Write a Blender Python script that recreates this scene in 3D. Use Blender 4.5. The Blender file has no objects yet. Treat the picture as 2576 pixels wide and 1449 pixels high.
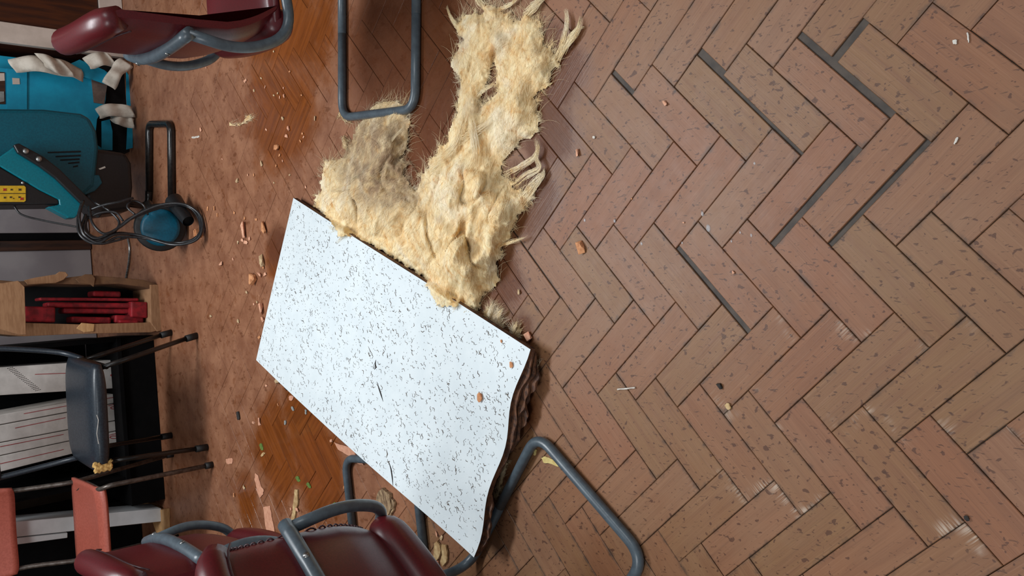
import bpy, bmesh, math, random
import numpy as np
from mathutils import Vector, Matrix
R_ = random.Random(7)
NP = np.random.RandomState(5)
S = bpy.context.scene
COL = S.collection

# ------------------------------------------------------------------ camera, world, lights, exposure
RC = np.array([[-0.072093, -0.6702283, -0.7386452], [-0.9973979, 0.0484448, 0.05339], [0.0, 0.7405722, -0.6719768]])
HC, FP = 1.31674891522516, 2039.2156624        # eye height (m), focal length in pixels of the 2576 x 1449 frame
cam = bpy.data.objects.new('camera', bpy.data.cameras.new('camera'))
COL.objects.link(cam)
cam.data.sensor_fit = 'HORIZONTAL'
cam.data.sensor_width = 36.0
cam.data.lens = 36.0 * FP / 2576.0
cam.data.clip_start = 0.02
mw = Matrix.Identity(4)
for i in range(3):
    mw[i][0] = RC[0][i]; mw[i][1] = -RC[1][i]; mw[i][2] = -RC[2][i]
mw[2][3] = HC
cam.matrix_world = mw
S.camera = cam

wd = bpy.data.worlds.new('room_ambient'); S.world = wd; wd.use_nodes = True
wd.node_tree.nodes['Background'].inputs[0].default_value = (0.90, 0.95, 1.0, 1)
wd.node_tree.nodes['Background'].inputs[1].default_value = 0.26

def area(name, loc, target, sx, sy, power, col):
    l = bpy.data.lights.new(name, 'AREA'); l.shape = 'RECTANGLE'; l.size = sx; l.size_y = sy; l.energy = power; l.color = col
    o = bpy.data.objects.new(name, l); COL.objects.link(o); o.location = loc
    o.rotation_euler = (Vector(target) - Vector(loc)).to_track_quat('-Z', 'Y').to_euler()
    return o
area('overhead_area_light', (0.45, 2.85, 2.75), (0.15, 2.1, 0), 1.5, 0.5, 70, (0.93, 0.97, 1.0))
area('overhead_area_light', (-1.3, 0.2, 2.75), (-0.6, 0.8, 0), 1.4, 0.5, 30, (0.95, 0.98, 1.0))  # added fill from the left, weaker than the main light
area('overhead_area_light', (1.9, 0.5, 2.75), (0.8, 1.4, 0), 1.4, 0.5, 22, (0.95, 0.98, 1.0))  # added fill from the right
S.view_settings.view_transform = 'Standard'
S.view_settings.look = 'None'
S.view_settings.gamma = 1.0
S.view_settings.use_curve_mapping = False
S.view_settings.exposure = 0.0

# ------------------------------------------------------------------ pixel -> world helpers (2576 x 1449 frame)
def ray(x, y):
    return RC.T @ np.array([(x - 1288.0) / FP, (y - 724.5) / FP, 1.0])
def at(x, y, z=0.0):
    d = ray(x, y); k = (z - HC) / d[2]
    return (d[0] * k, d[1] * k, z)
def atY(x, y, Y):
    d = ray(x, y); k = Y / d[1]
    return (d[0] * k, Y, HC + d[2] * k)
def ppm(x, y, z=0.0):
    p = at(x, y, z)
    return FP / (RC[2][1] * p[1] + RC[2][2] * (z - HC))

# ------------------------------------------------------------------ materials
def lin(c):
    return tuple((v / 12.92 if v <= 0.04045 else ((v + 0.055) / 1.055) ** 2.4) for v in [q / 255.0 for q in c])
class NT:
    def __init__(s, name):
        m = bpy.data.materials.new(name); m.use_nodes = True; s.m = m; s.t = m.node_tree; s.t.nodes.clear()
        s.out = s.n('ShaderNodeOutputMaterial'); s.b = s.n('ShaderNodeBsdfPrincipled'); s.l(s.b.outputs[0], s.out.inputs[0])
    def n(s, ty, **k):
        o = s.t.nodes.new(ty)
        for a, v in k.items(): setattr(o, a, v)
        return o
    def l(s, a, b): s.t.links.new(a, b)
    def put(s, sock, v):
        if hasattr(v, 'is_linked') or isinstance(v, bpy.types.NodeSocket): s.l(v, sock)
        else: sock.default_value = v
    def math(s, op, a, b=0.0, c=None, clamp=False):
        o = s.n('ShaderNodeMath', operation=op, use_clamp=clamp); s.put(o.inputs[0], a); s.put(o.inputs[1], b)
        if c is not None: s.put(o.inputs[2], c)
        return o.outputs[0]
    def vmath(s, op, a, b=(0, 0, 0)):
        o = s.n('ShaderNodeVectorMath', operation=op); s.put(o.inputs[0], a); s.put(o.inputs[1], b)
        return o.outputs['Value'] if op in ('LENGTH', 'DISTANCE', 'DOT_PRODUCT') else o.outputs[0]
    def mix(s, f, a, b, blend='MIX'):
        o = s.n('ShaderNodeMix', data_type='RGBA', blend_type=blend); s.put(o.inputs[0], f)
        for i, v in ((6, a), (7, b)):
            s.put(o.inputs[i], (*v, 1) if isinstance(v, tuple) and len(v) == 3 else v)
        return o.outputs[2]
    def ramp(s, f, a, b, lo=0.0, hi=1.0):
        o = s.n('ShaderNodeMapRange', interpolation_type='SMOOTHSTEP'); s.put(o.inputs[0], f)
        o.inputs[1].default_value = a; o.inputs[2].default_value = b; o.inputs[3].default_value = lo; o.inputs[4].default_value = hi
        return o.outputs[0]
    def noise(s, vec, scale, detail=3, rough=0.55, dist=0.0):
        o = s.n('ShaderNodeTexNoise'); s.put(o.inputs['Vector'], vec); o.inputs['Scale'].default_value = scale
        o.inputs['Detail'].default_value = detail; o.inputs['Roughness'].default_value = rough; o.inputs['Distortion'].default_value = dist
        return o.outputs['Fac']
    def bump(s, h, st, d=0.001):
        o = s.n('ShaderNodeBump'); o.inputs['Strength'].default_value = st; o.inputs['Distance'].default_value = d; s.put(o.inputs['Height'], h)
        s.l(o.outputs[0], s.b.inputs['Normal'])
    def pos(s): return s.n('ShaderNodeNewGeometry').outputs['Position']
    def objc(s): return s.n('ShaderNodeTexCoord').outputs['Object']
    def rnd(s): return s.n('ShaderNodeObjectInfo').outputs['Random']
    def col(s, v): s.put(s.b.inputs['Base Color'], (*v, 1) if isinstance(v, tuple) else v)
    def rough(s, v): s.put(s.b.inputs['Roughness'], v)

def simple(name, c1, c2=None, rough=0.5, scale=30, bump=0.15, metal=0.0, spec=0.5, dist=0.0015, stretch=None):
    m = NT(name); p = m.objc()
    if stretch: p = m.vmath('MULTIPLY', p, stretch)
    n = m.noise(p, scale, 5, 0.6)
    a = lin(c1); b = lin(c2) if c2 else tuple(v * 0.7 for v in a)
    m.col(m.mix(m.ramp(n, 0.35, 0.65), a, b))
    m.rough(m.math('ADD', m.math('MULTIPLY', n, 0.15), rough - 0.07)); m.b.inputs['Metallic'].default_value = metal
    m.b.inputs['Specular IOR Level'].default_value = spec
    if bump: m.bump(n, bump, dist)
    return m.m

def floor_mat(name):
    m = NT(name)
    P = m.pos()
    loc = m.n('ShaderNodeAttribute', attribute_name='loc').outputs['Vector']
    tone = m.n('ShaderNodeAttribute', attribute_name='tone').outputs['Fac']
    r1 = m.math('FRACT', m.math('ADD', m.rnd(), tone))
    r2 = m.math('FRACT', m.math('MULTIPLY', r1, 17.31))
    off = m.n('ShaderNodeCombineXYZ'); m.put(off.inputs[0], m.math('MULTIPLY', r1, 37.0)); m.put(off.inputs[1], m.math('MULTIPLY', r2, 23.0)); m.put(off.inputs[2], m.math('MULTIPLY', r2, 11.0))
    gl = m.vmath('ADD', m.vmath('MULTIPLY', loc, (9.0, 420.0, 1.0)), off.outputs[0])
    grain = m.noise(gl, 1.0, 2, 0.5, 0.6)
    gl2 = m.vmath('ADD', m.vmath('MULTIPLY', loc, (5.0, 55.0, 1.0)), off.outputs[0])
    fig = m.noise(gl2, 1.0, 3, 0.5, 0.8)
    # board tones
    c = m.mix(r1, lin((130, 93, 60)), lin((138, 96, 70)))
    c = m.mix(m.ramp(r2, 0.35, 0.95, 0.0, 0.6), c, lin((136, 83, 54)))
    c = m.mix(m.ramp(fig, 0.35, 0.75, 0.0, 0.5), c, lin((116, 74, 50)))
    c = m.mix(m.ramp(grain, 0.5, 0.75, 0.0, 0.22), c, lin((78, 46, 32)))
    c = m.mix(m.ramp(grain, 0.45, 0.25, 0.0, 0.16), c, lin((168, 128, 100)))
    # dull film of dust
    big = m.noise(P, 3.2, 4, 0.6)
    c = m.mix(m.ramp(big, 0.4, 0.7, 0.0, 0.35), c, lin((140, 110, 84)))
    # dark drips and splashes
    sp = m.noise(m.vmath('MULTIPLY', P, (1.0, 0.75, 1.0)), 88, 2, 0.5, 0.3)
    spm = m.noise(P, 4.5, 2, 0.5)
    thr = m.math('SUBTRACT', sp, m.math('MULTIPLY', m.ramp(spm, 0.25, 0.8), -0.07))
    c = m.mix(m.ramp(thr, 0.672, 0.715, 0.0, 0.75), c, lin((72, 40, 26)))
    sp2 = m.noise(m.vmath('MULTIPLY', P, (1.0, 0.30, 1.0)), 210, 2, 0.5, 0.6)
    c = m.mix(m.ramp(sp2, 0.645, 0.69, 0.0, 0.65), c, lin((70, 42, 28)))
    # grime along the joints
    sx = m.n('ShaderNodeSeparateXYZ'); m.l(loc, sx.inputs[0])
    ey = m.math('SUBTRACT', 0.0375, m.math('ABSOLUTE', sx.outputs[1]))
    ex = m.math('SUBTRACT', 0.1115, m.math('ABSOLUTE', sx.outputs[0]))
    e = m.math('MINIMUM', ex, ey)
    gn = m.noise(P, 28, 4, 0.65)
    eg = m.math('ADD', e, m.math('MULTIPLY', m.math('SUBTRACT', gn, 0.5), 0.034))
    c = m.mix(m.ramp(eg, 0.0060, -0.006, 0.0, 0.75), c, lin((62, 50, 42)))
    # worn pale fibres at board ends, near the lower corner of the room
    xyz = m.n('ShaderNodeSeparateXYZ'); m.l(P, xyz.inputs[0])
    dw = m.vmath('DISTANCE', m.vmath('MULTIPLY', P, (1, 1, 0)), (-0.36, 0.62, 0))
    wr = m.noise(m.vmath('ADD', m.vmath('MULTIPLY', loc, (14.0, 300.0, 1.0)), off.outputs[0]), 1.0, 2, 0.5)
    we = m.math('MULTIPLY', m.ramp(ex, 0.028, 0.004), m.ramp(dw, 0.42, 0.12))
    we = m.math('MULTIPLY', we, m.ramp(m.noise(P, 13, 3), 0.5, 0.66))
    wearm = m.math('MULTIPLY', we, m.ramp(wr, 0.42, 0.6))
    c = m.mix(m.math('MULTIPLY', wearm, 0.75), c, lin((196, 178, 160)))
    # flooded and silted area: everything beyond the tile
    wn = m.noise(P, 5.0, 5, 0.65)
    wl = m.math('ADD', xyz.outputs[1], m.math('MULTIPLY', m.math('SUBTRACT', wn, 0.5), 1.1))
    wl = m.math('ADD', wl, m.math('MULTIPLY', xyz.outputs[0], 0.18))
    wet = m.ramp(wl, 1.55, 1.95)
    silt = m.mix(m.ramp(m.noise(P, 9, 6, 0.7), 0.3, 0.7), lin((156, 108, 80)), lin((126, 80, 56)))
    silt = m.mix(m.ramp(m.noise(m.vmath('MULTIPLY', P, (1.0, 0.5, 1.0)), 34, 4, 0.7), 0.55, 0.68, 0, 0.75), silt, lin((98, 54, 28)))
    silt = m.mix(m.ramp(m.noise(P, 15, 5, 0.7, 0.6), 0.56, 0.66, 0, 0.6), silt, lin((118, 66, 34)))
    silt = m.mix(m.ramp(m.noise(P, 60, 3, 0.6), 0.66, 0.74, 0, 0.5), silt, lin((186, 138, 108)))
    # clear puddles where the varnish shows orange
    pud = None
    for (px, py, r) in ((720, 60, 0.42), (700, 250, 0.34), (690, 1130, 0.25), (800, 1180, 0.24), (760, 1050, 0.2), (620, 1250, 0.14), (690, 660, 0.10)):
        d = m.math('DIVIDE', m.vmath('DISTANCE', m.vmath('MULTIPLY', P, (1, 1, 0)), at(px, py)), r)
        pud = d if pud is None else m.math('MINIMUM', pud, d)
    pn = m.math('ADD', pud, m.math('MULTIPLY', m.math('SUBTRACT', m.noise(P, 6, 5, 0.65), 0.5), 1.3))
    pm = m.ramp(pn, 1.0, 0.45)
    clear = m.mix(m.ramp(fig, 0.3, 0.7), lin((130, 69, 26)), lin((106, 54, 19)))
    silt = m.mix(m.math('MULTIPLY', pm, 0.92), silt, clear)
    c = m.mix(wet, c, silt)
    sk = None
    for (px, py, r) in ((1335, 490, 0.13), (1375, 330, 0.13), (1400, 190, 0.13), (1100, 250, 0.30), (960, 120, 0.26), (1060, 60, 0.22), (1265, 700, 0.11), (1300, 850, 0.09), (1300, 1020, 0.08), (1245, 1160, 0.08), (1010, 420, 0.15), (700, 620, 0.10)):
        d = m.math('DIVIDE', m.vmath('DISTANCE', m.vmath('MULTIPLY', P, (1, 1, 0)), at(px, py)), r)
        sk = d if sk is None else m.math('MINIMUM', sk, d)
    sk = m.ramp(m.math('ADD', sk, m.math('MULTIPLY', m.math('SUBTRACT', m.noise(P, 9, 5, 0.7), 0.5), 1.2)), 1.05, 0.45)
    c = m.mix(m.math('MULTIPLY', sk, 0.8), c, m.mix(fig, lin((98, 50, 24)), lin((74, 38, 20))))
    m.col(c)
    dry = m.math('ADD', 0.42, m.math('MULTIPLY', gn, 0.16))
    wr_ = m.mix(pm, (0.42, 0.42, 0.42), (0.07, 0.07, 0.07))
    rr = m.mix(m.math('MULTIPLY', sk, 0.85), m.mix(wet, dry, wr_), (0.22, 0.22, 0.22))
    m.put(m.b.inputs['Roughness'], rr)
    m.b.inputs['Specular IOR Level'].default_value = 0.45
    h = m.math('ADD', m.math('MULTIPLY', grain, 0.35), m.math('MULTIPLY', m.noise(P, 45, 4, 0.6), m.math('MULTIPLY', m.math('SUBTRACT', 1.0, pm), m.math('ADD', 0.3, m.math('MULTIPLY', wet, 1.6)))))
    m.bump(h, 0.5, 0.0012)
    return m.m

MAT = {}
MAT['plank'] = floor_mat('worn_parquet')
MAT['bed'] = simple('dark_floor_bed', (70, 58, 48), (52, 44, 38), 0.6)
MAT['tube'] = simple('grey_painted_steel', (84, 96, 104), (74, 84, 92), 0.33, 60, 0.05)
MAT['black_tube'] = simple('black_painted_steel', (22, 20, 20), (32, 28, 26), 0.25, 60, 0.05)
MAT['rubber'] = simple('black_rubber', (14, 13, 14), (22, 20, 20), 0.6, 60, 0.1)
MAT['leather'] = simple('dark_red_vinyl', (92, 22, 28), (80, 18, 24), 0.34, 260, 0.12, dist=0.0006)
MAT['thread'] = simple('dark_lacing', (70, 34, 40), (54, 26, 32), 0.5, 90, 0.1)
MAT['yellow'] = simple('yellow_seat_backing', (140, 106, 24), (112, 84, 20), 0.6)
MAT['screw'] = simple('bright_screw', (170, 170, 168), (120, 120, 118), 0.3, 90, 0.05, metal=0.8)
MAT['tile'] = None
MAT['tile_core'] = simple('soaked_brown_fibreboard', (104, 66, 42), (56, 34, 24), 0.75, 70, 0.6, dist=0.004)
MAT['fissure'] = simple('dark_fissure', (92, 74, 58), (64, 52, 44), 0.9, 90, 0)
MAT['brick'] = simple('pink_brick', (224, 172, 142), (200, 136, 106), 0.85, 60, 0.4)
MAT['brick2'] = simple('orange_brick', (212, 150, 104), (172, 112, 74), 0.85, 60, 0.4)
MAT['plaster'] = simple('pale_plaster', (206, 178, 140), (170, 140, 102), 0.85, 60, 0.4)
MAT['white'] = simple('white_scrap', (216, 210, 200), (186, 178, 168), 0.7, 60, 0.3)
MAT['flake'] = simple('pink_paint', (214, 158, 128), (196, 138, 110), 0.75, 60, 0.2)
MAT['cream'] = simple('cream_wood_chip', (206, 178, 130), (166, 132, 88), 0.8, 60, 0.4)
MAT['bark'] = simple('rotten_wood', (178, 150, 114), (104, 80, 58), 0.85, 45, 0.8, dist=0.004, stretch=(1, 4, 1))
MAT['leaf'] = simple('green_leaf', (110, 134, 62), (78, 104, 44), 0.55, 80, 0.2)
MAT['dark'] = simple('dark_scrap', (38, 30, 26), (22, 18, 16), 0.7)
MAT['grey'] = simple('grey_sliver', (158, 160, 156), (120, 122, 120), 0.6)
MAT['yellow_paint'] = simple('pale_yellow_paint', (216, 196, 128), (196, 172, 104), 0.7, 60, 0.3)
MAT['blue_card'] = simple('bright_blue_card', (2, 150, 184), (0, 134, 168), 0.6, 12, 0.05)
MAT['pale_blue'] = simple('pale_blue_board', (88, 148, 170), (78, 136, 158), 0.6)
MAT['paper'] = simple('torn_white_paper', (206, 196, 182), (178, 166, 152), 0.75, 18, 0.2)
MAT['tape'] = simple('glossy_brown_tape', (112, 96, 88), (92, 78, 72), 0.2, 20, 0.3)
MAT['void'] = simple('matt_black_hollow_shade', (12, 10, 12), (8, 7, 9), 0.9, 30, 0)  # flat black painted for the shade inside openings and hollows
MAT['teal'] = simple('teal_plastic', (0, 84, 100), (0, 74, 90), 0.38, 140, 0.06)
MAT['teal_pale'] = simple('teal_enamel', (0, 112, 126), (0, 100, 114), 0.35, 140, 0.05)  # chute colour, a lighter teal than the body
MAT['teal_hub'] = simple('teal_hub_plastic', (0, 92, 118), (0, 80, 104), 0.4, 140, 0.05)
MAT['black_plastic'] = simple('black_plastic', (24, 24, 26), (18, 18, 20), 0.4, 120, 0.08)
MAT['label_yellow'] = simple('yellow_label', (206, 166, 34), (188, 148, 26), 0.5, 40, 0)
MAT['label_red'] = simple('red_print', (166, 40, 24), (140, 30, 20), 0.6, 40, 0)
MAT['label_ink'] = simple('dark_print', (60, 48, 20), (48, 38, 16), 0.6, 40, 0)
MAT['cable'] = simple('grey_black_cable', (44, 44, 46), (30, 30, 32), 0.3, 90, 0.05)
MAT['card'] = simple('brown_cardboard', (158, 118, 84), (142, 102, 70), 0.8, 20, 0.1, stretch=(1, 1, 6))
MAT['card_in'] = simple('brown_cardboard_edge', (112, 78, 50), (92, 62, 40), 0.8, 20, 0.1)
MAT['red_cloth'] = simple('red_cloth', (150, 14, 28), (104, 6, 16), 0.7, 30, 0.3)
MAT['black_unit'] = simple('black_shelf_board', (9, 8, 9), (6, 6, 7), 0.85, 30, 0.05, spec=0.12)
MAT['file'] = simple('white_carton_file', (218, 212, 206), (202, 196, 190), 0.6, 20, 0.04)
MAT['red_line'] = simple('red_printed_line', (176, 70, 72), (160, 60, 62), 0.6, 40, 0)
MAT['black_vinyl'] = simple('black_vinyl', (40, 48, 56), (28, 34, 42), 0.36, 160, 0.12, dist=0.0008)
MAT['foam'] = simple('torn_yellow_foam', (220, 180, 110), (190, 148, 84), 0.9, 60, 0.5)
MAT['terracotta'] = simple('terracotta_plastic', (172, 88, 72), (158, 78, 62), 0.5, 120, 0.06)
MAT['steel'] = simple('dull_chrome_tube', (104, 96, 90), (76, 66, 60), 0.35, 60, 0.08, metal=0.5)
MAT['white_board'] = simple('white_laminate', (226, 230, 232), (216, 220, 222), 0.45, 14, 0.02)
MAT['pale_wood'] = simple('pale_wood', (206, 162, 112), (186, 140, 92), 0.6, 20, 0.1, stretch=(1, 1, 5))
MAT['brown_door'] = simple('dark_brown_veneer', (74, 34, 12), (46, 18, 8), 0.4, 8, 0.05, stretch=(6, 6, 0.6))
MAT['white_frame'] = simple('off_white_paint', (206, 190, 178), (192, 176, 164), 0.5, 12, 0.03)
MAT['grey_wall'] = simple('grey_lilac_panel', (150, 142, 142), (136, 128, 130), 0.35, 5, 0.02)
MAT['upper_wall'] = simple('dull_wall_paint', (120, 98, 78), (104, 84, 66), 0.7, 5, 0.02)
MAT['dark_wood'] = simple('dark_timber', (66, 38, 24), (40, 22, 14), 0.5, 9, 0.1, stretch=(5, 5, 0.6))

def tile_mat():
    m = NT('white_mineral_tile'); P = m.pos()
    n = m.noise(P, 14, 5, 0.6); st = m.noise(P, 7, 4, 0.6, 0.5)
    c = m.mix(m.ramp(n, 0.3, 0.7), lin((224, 233, 236)), lin((216, 226, 230)))
    c = m.mix(m.ramp(st, 0.66, 0.8, 0, 0.55), c, lin((196, 184, 172)))
    pin = m.n('ShaderNodeTexVoronoi'); m.put(pin.inputs['Vector'], P); pin.inputs['Scale'].default_value = 210
    pv = m.math('ADD', pin.outputs['Distance'], m.math('MULTIPLY', m.noise(P, 60, 2), 0.35))
    c = m.mix(m.ramp(pv, 0.27, 0.2, 0, 0.4), c, lin((120, 108, 96)))
    m.col(c); m.rough(0.6); m.bump(n, 0.1, 0.001)
    return m.m
MAT['tile'] = tile_mat()

def wool_mat(name, fibre=False):
    m = NT(name); P = m.pos()
    d = m.n('ShaderNodeAttribute', attribute_name='dirt').outputs['Fac']
    n = m.noise(P, 26, 5, 0.65, 0.6); n2 = m.noise(P, 9, 3, 0.6, 0.4)
    f = m.n('ShaderNodeAttribute', attribute_name='flow').outputs['Vector']
    st = m.noise(m.vmath('MULTIPLY', f, (1.0, 0.08, 1.0)), 0.55, 4, 0.6, 0.3)
    c = m.mix(m.ramp(n, 0.3, 0.72), lin((252, 234, 192)), lin((240, 206, 148)))
    c = m.mix(m.ramp(n2, 0.48, 0.70, 0, 0.75), c, lin((252, 240, 214)))
    c = m.mix(m.ramp(n, 0.56, 0.72, 0, 0.7), c, lin((220, 164, 98)))
    if not fibre: c = m.mix(m.ramp(st, 0.5, 0.72, 0, 0.4), c, lin((232, 192, 130)))
    dd = m.math('MULTIPLY', d, m.ramp(m.noise(P, 20, 4, 0.6, 0.5), 0.3, 0.62, 0.45, 1.0))
    c = m.mix(dd, c, lin((158, 130, 102)))
    m.col(c); m.rough(0.95); m.b.inputs['Specular IOR Level'].default_value = 0.12
    m.b.inputs['Subsurface Weight'].default_value = 0.15; m.b.inputs['Subsurface Radius'].default_value = (1.0, 0.7, 0.4); m.b.inputs['Subsurface Scale'].default_value = 0.006
    if not fibre:
        fine = m.noise(m.vmath('MULTIPLY', f, (1.0, 0.12, 1.0)), 0.9, 5, 0.7, 0.4)
        m.bump(m.math('ADD', fine, m.math('MULTIPLY', m.noise(P, 180, 4, 0.7), 0.5)), 0.55, 0.003)
    return m.m
MAT['wool'] = wool_mat('glass_wool'); MAT['wool_fibre'] = wool_mat('glass_wool_fibre', True)

# ------------------------------------------------------------------ mesh helpers
def tag(o, label=None, cat=None, group=None, kind=None):
    for k, v in (('label', label), ('category', cat), ('group', group), ('kind', kind)):
        if v: o[k] = v
    return o
def link(name, me, mat, parent=None):
    o = bpy.data.objects.new(name, me); COL.objects.link(o)
    if mat and not me.materials: me.materials.append(MAT[mat] if isinstance(mat, str) else mat)
    if parent: o.parent = parent
    return o
def thing(name, label, cat, loc=(0, 0, 0), rz=0.0, group=None):
    o = bpy.data.objects.new(name, None); COL.objects.link(o); o.location = loc; o.rotation_euler = (0, 0, rz); o.empty_display_size = 0.05
    return tag(o, label, cat, group)
class MB:
    def __init__(s): s.v = []; s.f = []
    def add(s, v, f):
        k = len(s.v); s.v += [tuple(p) for p in v]; s.f += [tuple(i + k for i in q) for q in f]; return s
    def box(s, c, d, rz=0.0, ch=0.0):
        bm = bmesh.new(); bmesh.ops.create_cube(bm, size=1.0)
        for v in bm.verts: v.co = Vector((v.co.x * d[0], v.co.y * d[1], v.co.z * d[2]))
        if ch: bmesh.ops.bevel(bm, geom=bm.edges[:], offset=ch, segments=2, affect='EDGES')
        M = Matrix.Translation(c) @ Matrix.Rotation(rz, 4, 'Z')
        bm.verts.ensure_lookup_table()
        s.add([M @ v.co for v in bm.verts], [[v.index for v in f.verts] for f in bm.faces]); bm.free(); return s
    def tube(s, pts, r, seg=10, closed=False, cap=True, taper=None):
        P = [Vector(p) for p in pts]; n = len(P); k = len(s.v)
        t0 = (P[1] - P[0]).normalized(); up = Vector((0, 0, 1)) if abs(t0.z) < 0.9 else Vector((1, 0, 0))
        nrm = t0.cross(up).normalized()
        for i in range(n):
            a = P[(i - 1) % n] if (i > 0 or closed) else P[0]; b = P[(i + 1) % n] if (i < n - 1 or closed) else P[-1]
            t = (b - a).normalized(); nrm = (nrm - t * nrm.dot(t)).normalized(); bi = t.cross(nrm)
            rr = r if taper is None else r * taper(i / (n - 1))
            for j in range(seg):
                an = 2 * math.pi * j / seg; s.v.append(tuple(P[i] + (nrm * math.cos(an) + bi * math.sin(an)) * rr))
        for i in range(n if closed else n - 1):
            for j in range(seg):
                a = k + i * seg + j; b = k + i * seg + (j + 1) % seg; c = k + ((i + 1) % n) * seg + (j + 1) % seg; d = k + ((i + 1) % n) * seg + j
                s.f.append((a, b, c, d))
        if cap and not closed:
            s.f.append(tuple(k + j for j in range(seg))[::-1]); s.f.append(tuple(k + (n - 1) * seg + j for j in range(seg)))
        return s
    def cyl(s, a, b, r, seg=16): return s.tube([a, b], r, seg)
    def prism(s, poly, off):
        n = len(poly); o = Vector(off); A = [Vector(p) for p in poly]
        s.add([*A, *[p + o for p in A]], [tuple(range(n))[::-1], tuple(range(n, 2 * n))] + [(i, (i + 1) % n, n + (i + 1) % n, n + i) for i in range(n)]); return s
    def grid(s, fn, nu, nv, closed_u=False):
        k = len(s.v)
        for i in range(nu):
            for j in range(nv): s.v.append(tuple(fn(i / (nu if closed_u else nu - 1), j / (nv - 1))))
        for i in range(nu if closed_u else nu - 1):
            for j in range(nv - 1):
                a = k + i * nv + j; b = k + ((i + 1) % nu) * nv + j; s.f.append((a, b, b + 1, a + 1))
        return s
    def mesh(s, name, smooth=False):
        me = bpy.data.meshes.new(name); me.from_pydata(s.v, [], s.f)
        bm = bmesh.new(); bm.from_mesh(me); bmesh.ops.recalc_face_normals(bm, faces=bm.faces[:]); bm.to_mesh(me); bm.free()
        if smooth: me.polygons.foreach_set('use_smooth', [True] * len(me.polygons))
        me.update(); return me
    def build(s, name, mat, parent=None, smooth=False): return link(name, s.mesh(name, smooth), mat, parent)
def bev(o, w=0.003, seg=2):
    m = o.modifiers.new('bevel', 'BEVEL'); m.width = w; m.segments = seg; m.limit_method = 'ANGLE'; m.angle_limit = 0.7; return o
def fillet(pts, r, n=7, closed=False):
    P = [Vector(p) for p in pts]; out = []; N = len(P)
    for i in range(N):
        if not closed and i in (0, N - 1): out.append(P[i]); continue
        a, b, c = P[i - 1], P[i], P[(i + 1) % N]; d1 = (a - b); d2 = (c - b); rr = min(r, d1.length * 0.48, d2.length * 0.48)
        p1 = b + d1.normalized() * rr; p2 = b + d2.normalized() * rr
        for k in range(n + 1):
            t = k / n; out.append(p1 * (1 - t) ** 2 + b * 2 * t * (1 - t) + p2 * t * t)
    return out
def spline(pts, n=8):
    P = [Vector(p) for p in pts]; P = [P[0] * 2 - P[1]] + P + [P[-1] * 2 - P[-2]]; out = []
    for i in range(1, len(P) - 2):
        for k in range(n):
            t = k / n; a, b, c, d = P[i - 1:i + 3]
            out.append(0.5 * ((2 * b) + (c - a) * t + (2 * a - 5 * b + 4 * c - d) * t * t + (3 * b - a - 3 * c + d) * t ** 3))
    out.append(P[-2]); return out

# ------------------------------------------------------------------ the room
W = 0.075; NL = 2.975184583; LO = Vector((-0.2848634, 0.6707472, 0)); LA = Vector((-0.7579673, -0.6522925, 0)); LB = Vector((0.6522925, -0.7579673, 0))
fl = MB().box((0, 2.4, -0.0295), (5.2, 5.6, 0.05)).build('floor', 'bed'); tag(fl, 'herringbone block floor, worn, wet and muddy', None, kind='structure')
def plank_mesh(name, x0, x1, y0, y1, gap):
    x0 += gap; x1 -= gap; y0 += gap; y1 -= gap; c = 0.0011 if gap > 0.0004 else 0.0003; zt = 0.0; zb = -0.0188
    v = [(x0, y0, zb), (x1, y0, zb), (x1, y1, zb), (x0, y1, zb), (x0, y0, zt - c), (x1, y0, zt - c), (x1, y1, zt - c), (x0, y1, zt - c),
         (x0 + c, y0 + c, zt), (x1 - c, y0 + c, zt), (x1 - c, y1 - c, zt), (x0 + c, y1 - c, zt)]
    f = [(0, 1, 5, 4), (1, 2, 6, 5), (2, 3, 7, 6), (3, 0, 4, 7), (4, 5, 9, 8), (5, 6, 10, 9), (6, 7, 11, 10), (7, 4, 8, 11), (8, 9, 10, 11)]
    return v, f
def finish_plank(name, v, f, locs=None, tones=None):
    me = bpy.data.meshes.new(name); me.from_pydata(v, [], f); me.update()
    a = me.attributes.new('loc', 'FLOAT_VECTOR', 'POINT'); a.data.foreach_set('vector', np.array(locs if locs is not None else v, dtype=np.float32).ravel())
    t = me.attributes.new('tone', 'FLOAT', 'POINT'); t.data.foreach_set('value', np.array(tones if tones is not None else [0.0] * len(v), dtype=np.float32))
    me.materials.append(MAT['plank']); return me
L = NL * W; hl, hw_ = L / 2, W / 2
base_pm = finish_plank('plank', *plank_mesh('plank', -hl, hl, -hw_, hw_, 0.0006))
TRIM = {('H', -1, -2): (3, 0.012), ('V', -2, -2): (2, 0.012), ('V', -1, -2): (2, 0.009), ('H', -3, -1): (2, 0.010), ('H', -2, -2): (2, 0.006), ('H', -8, -1): (3, 0.003), ('V', -3, -3): (0, 0.015), ('V', -5, -3): (0, 0.010), ('H', 0, -2): (0, 0.014), ('V', 0, -3): (2, 0.006)}
aA = math.atan2(LA.y, LA.x); aB = math.atan2(LB.y, LB.x)
planks = []
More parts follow.
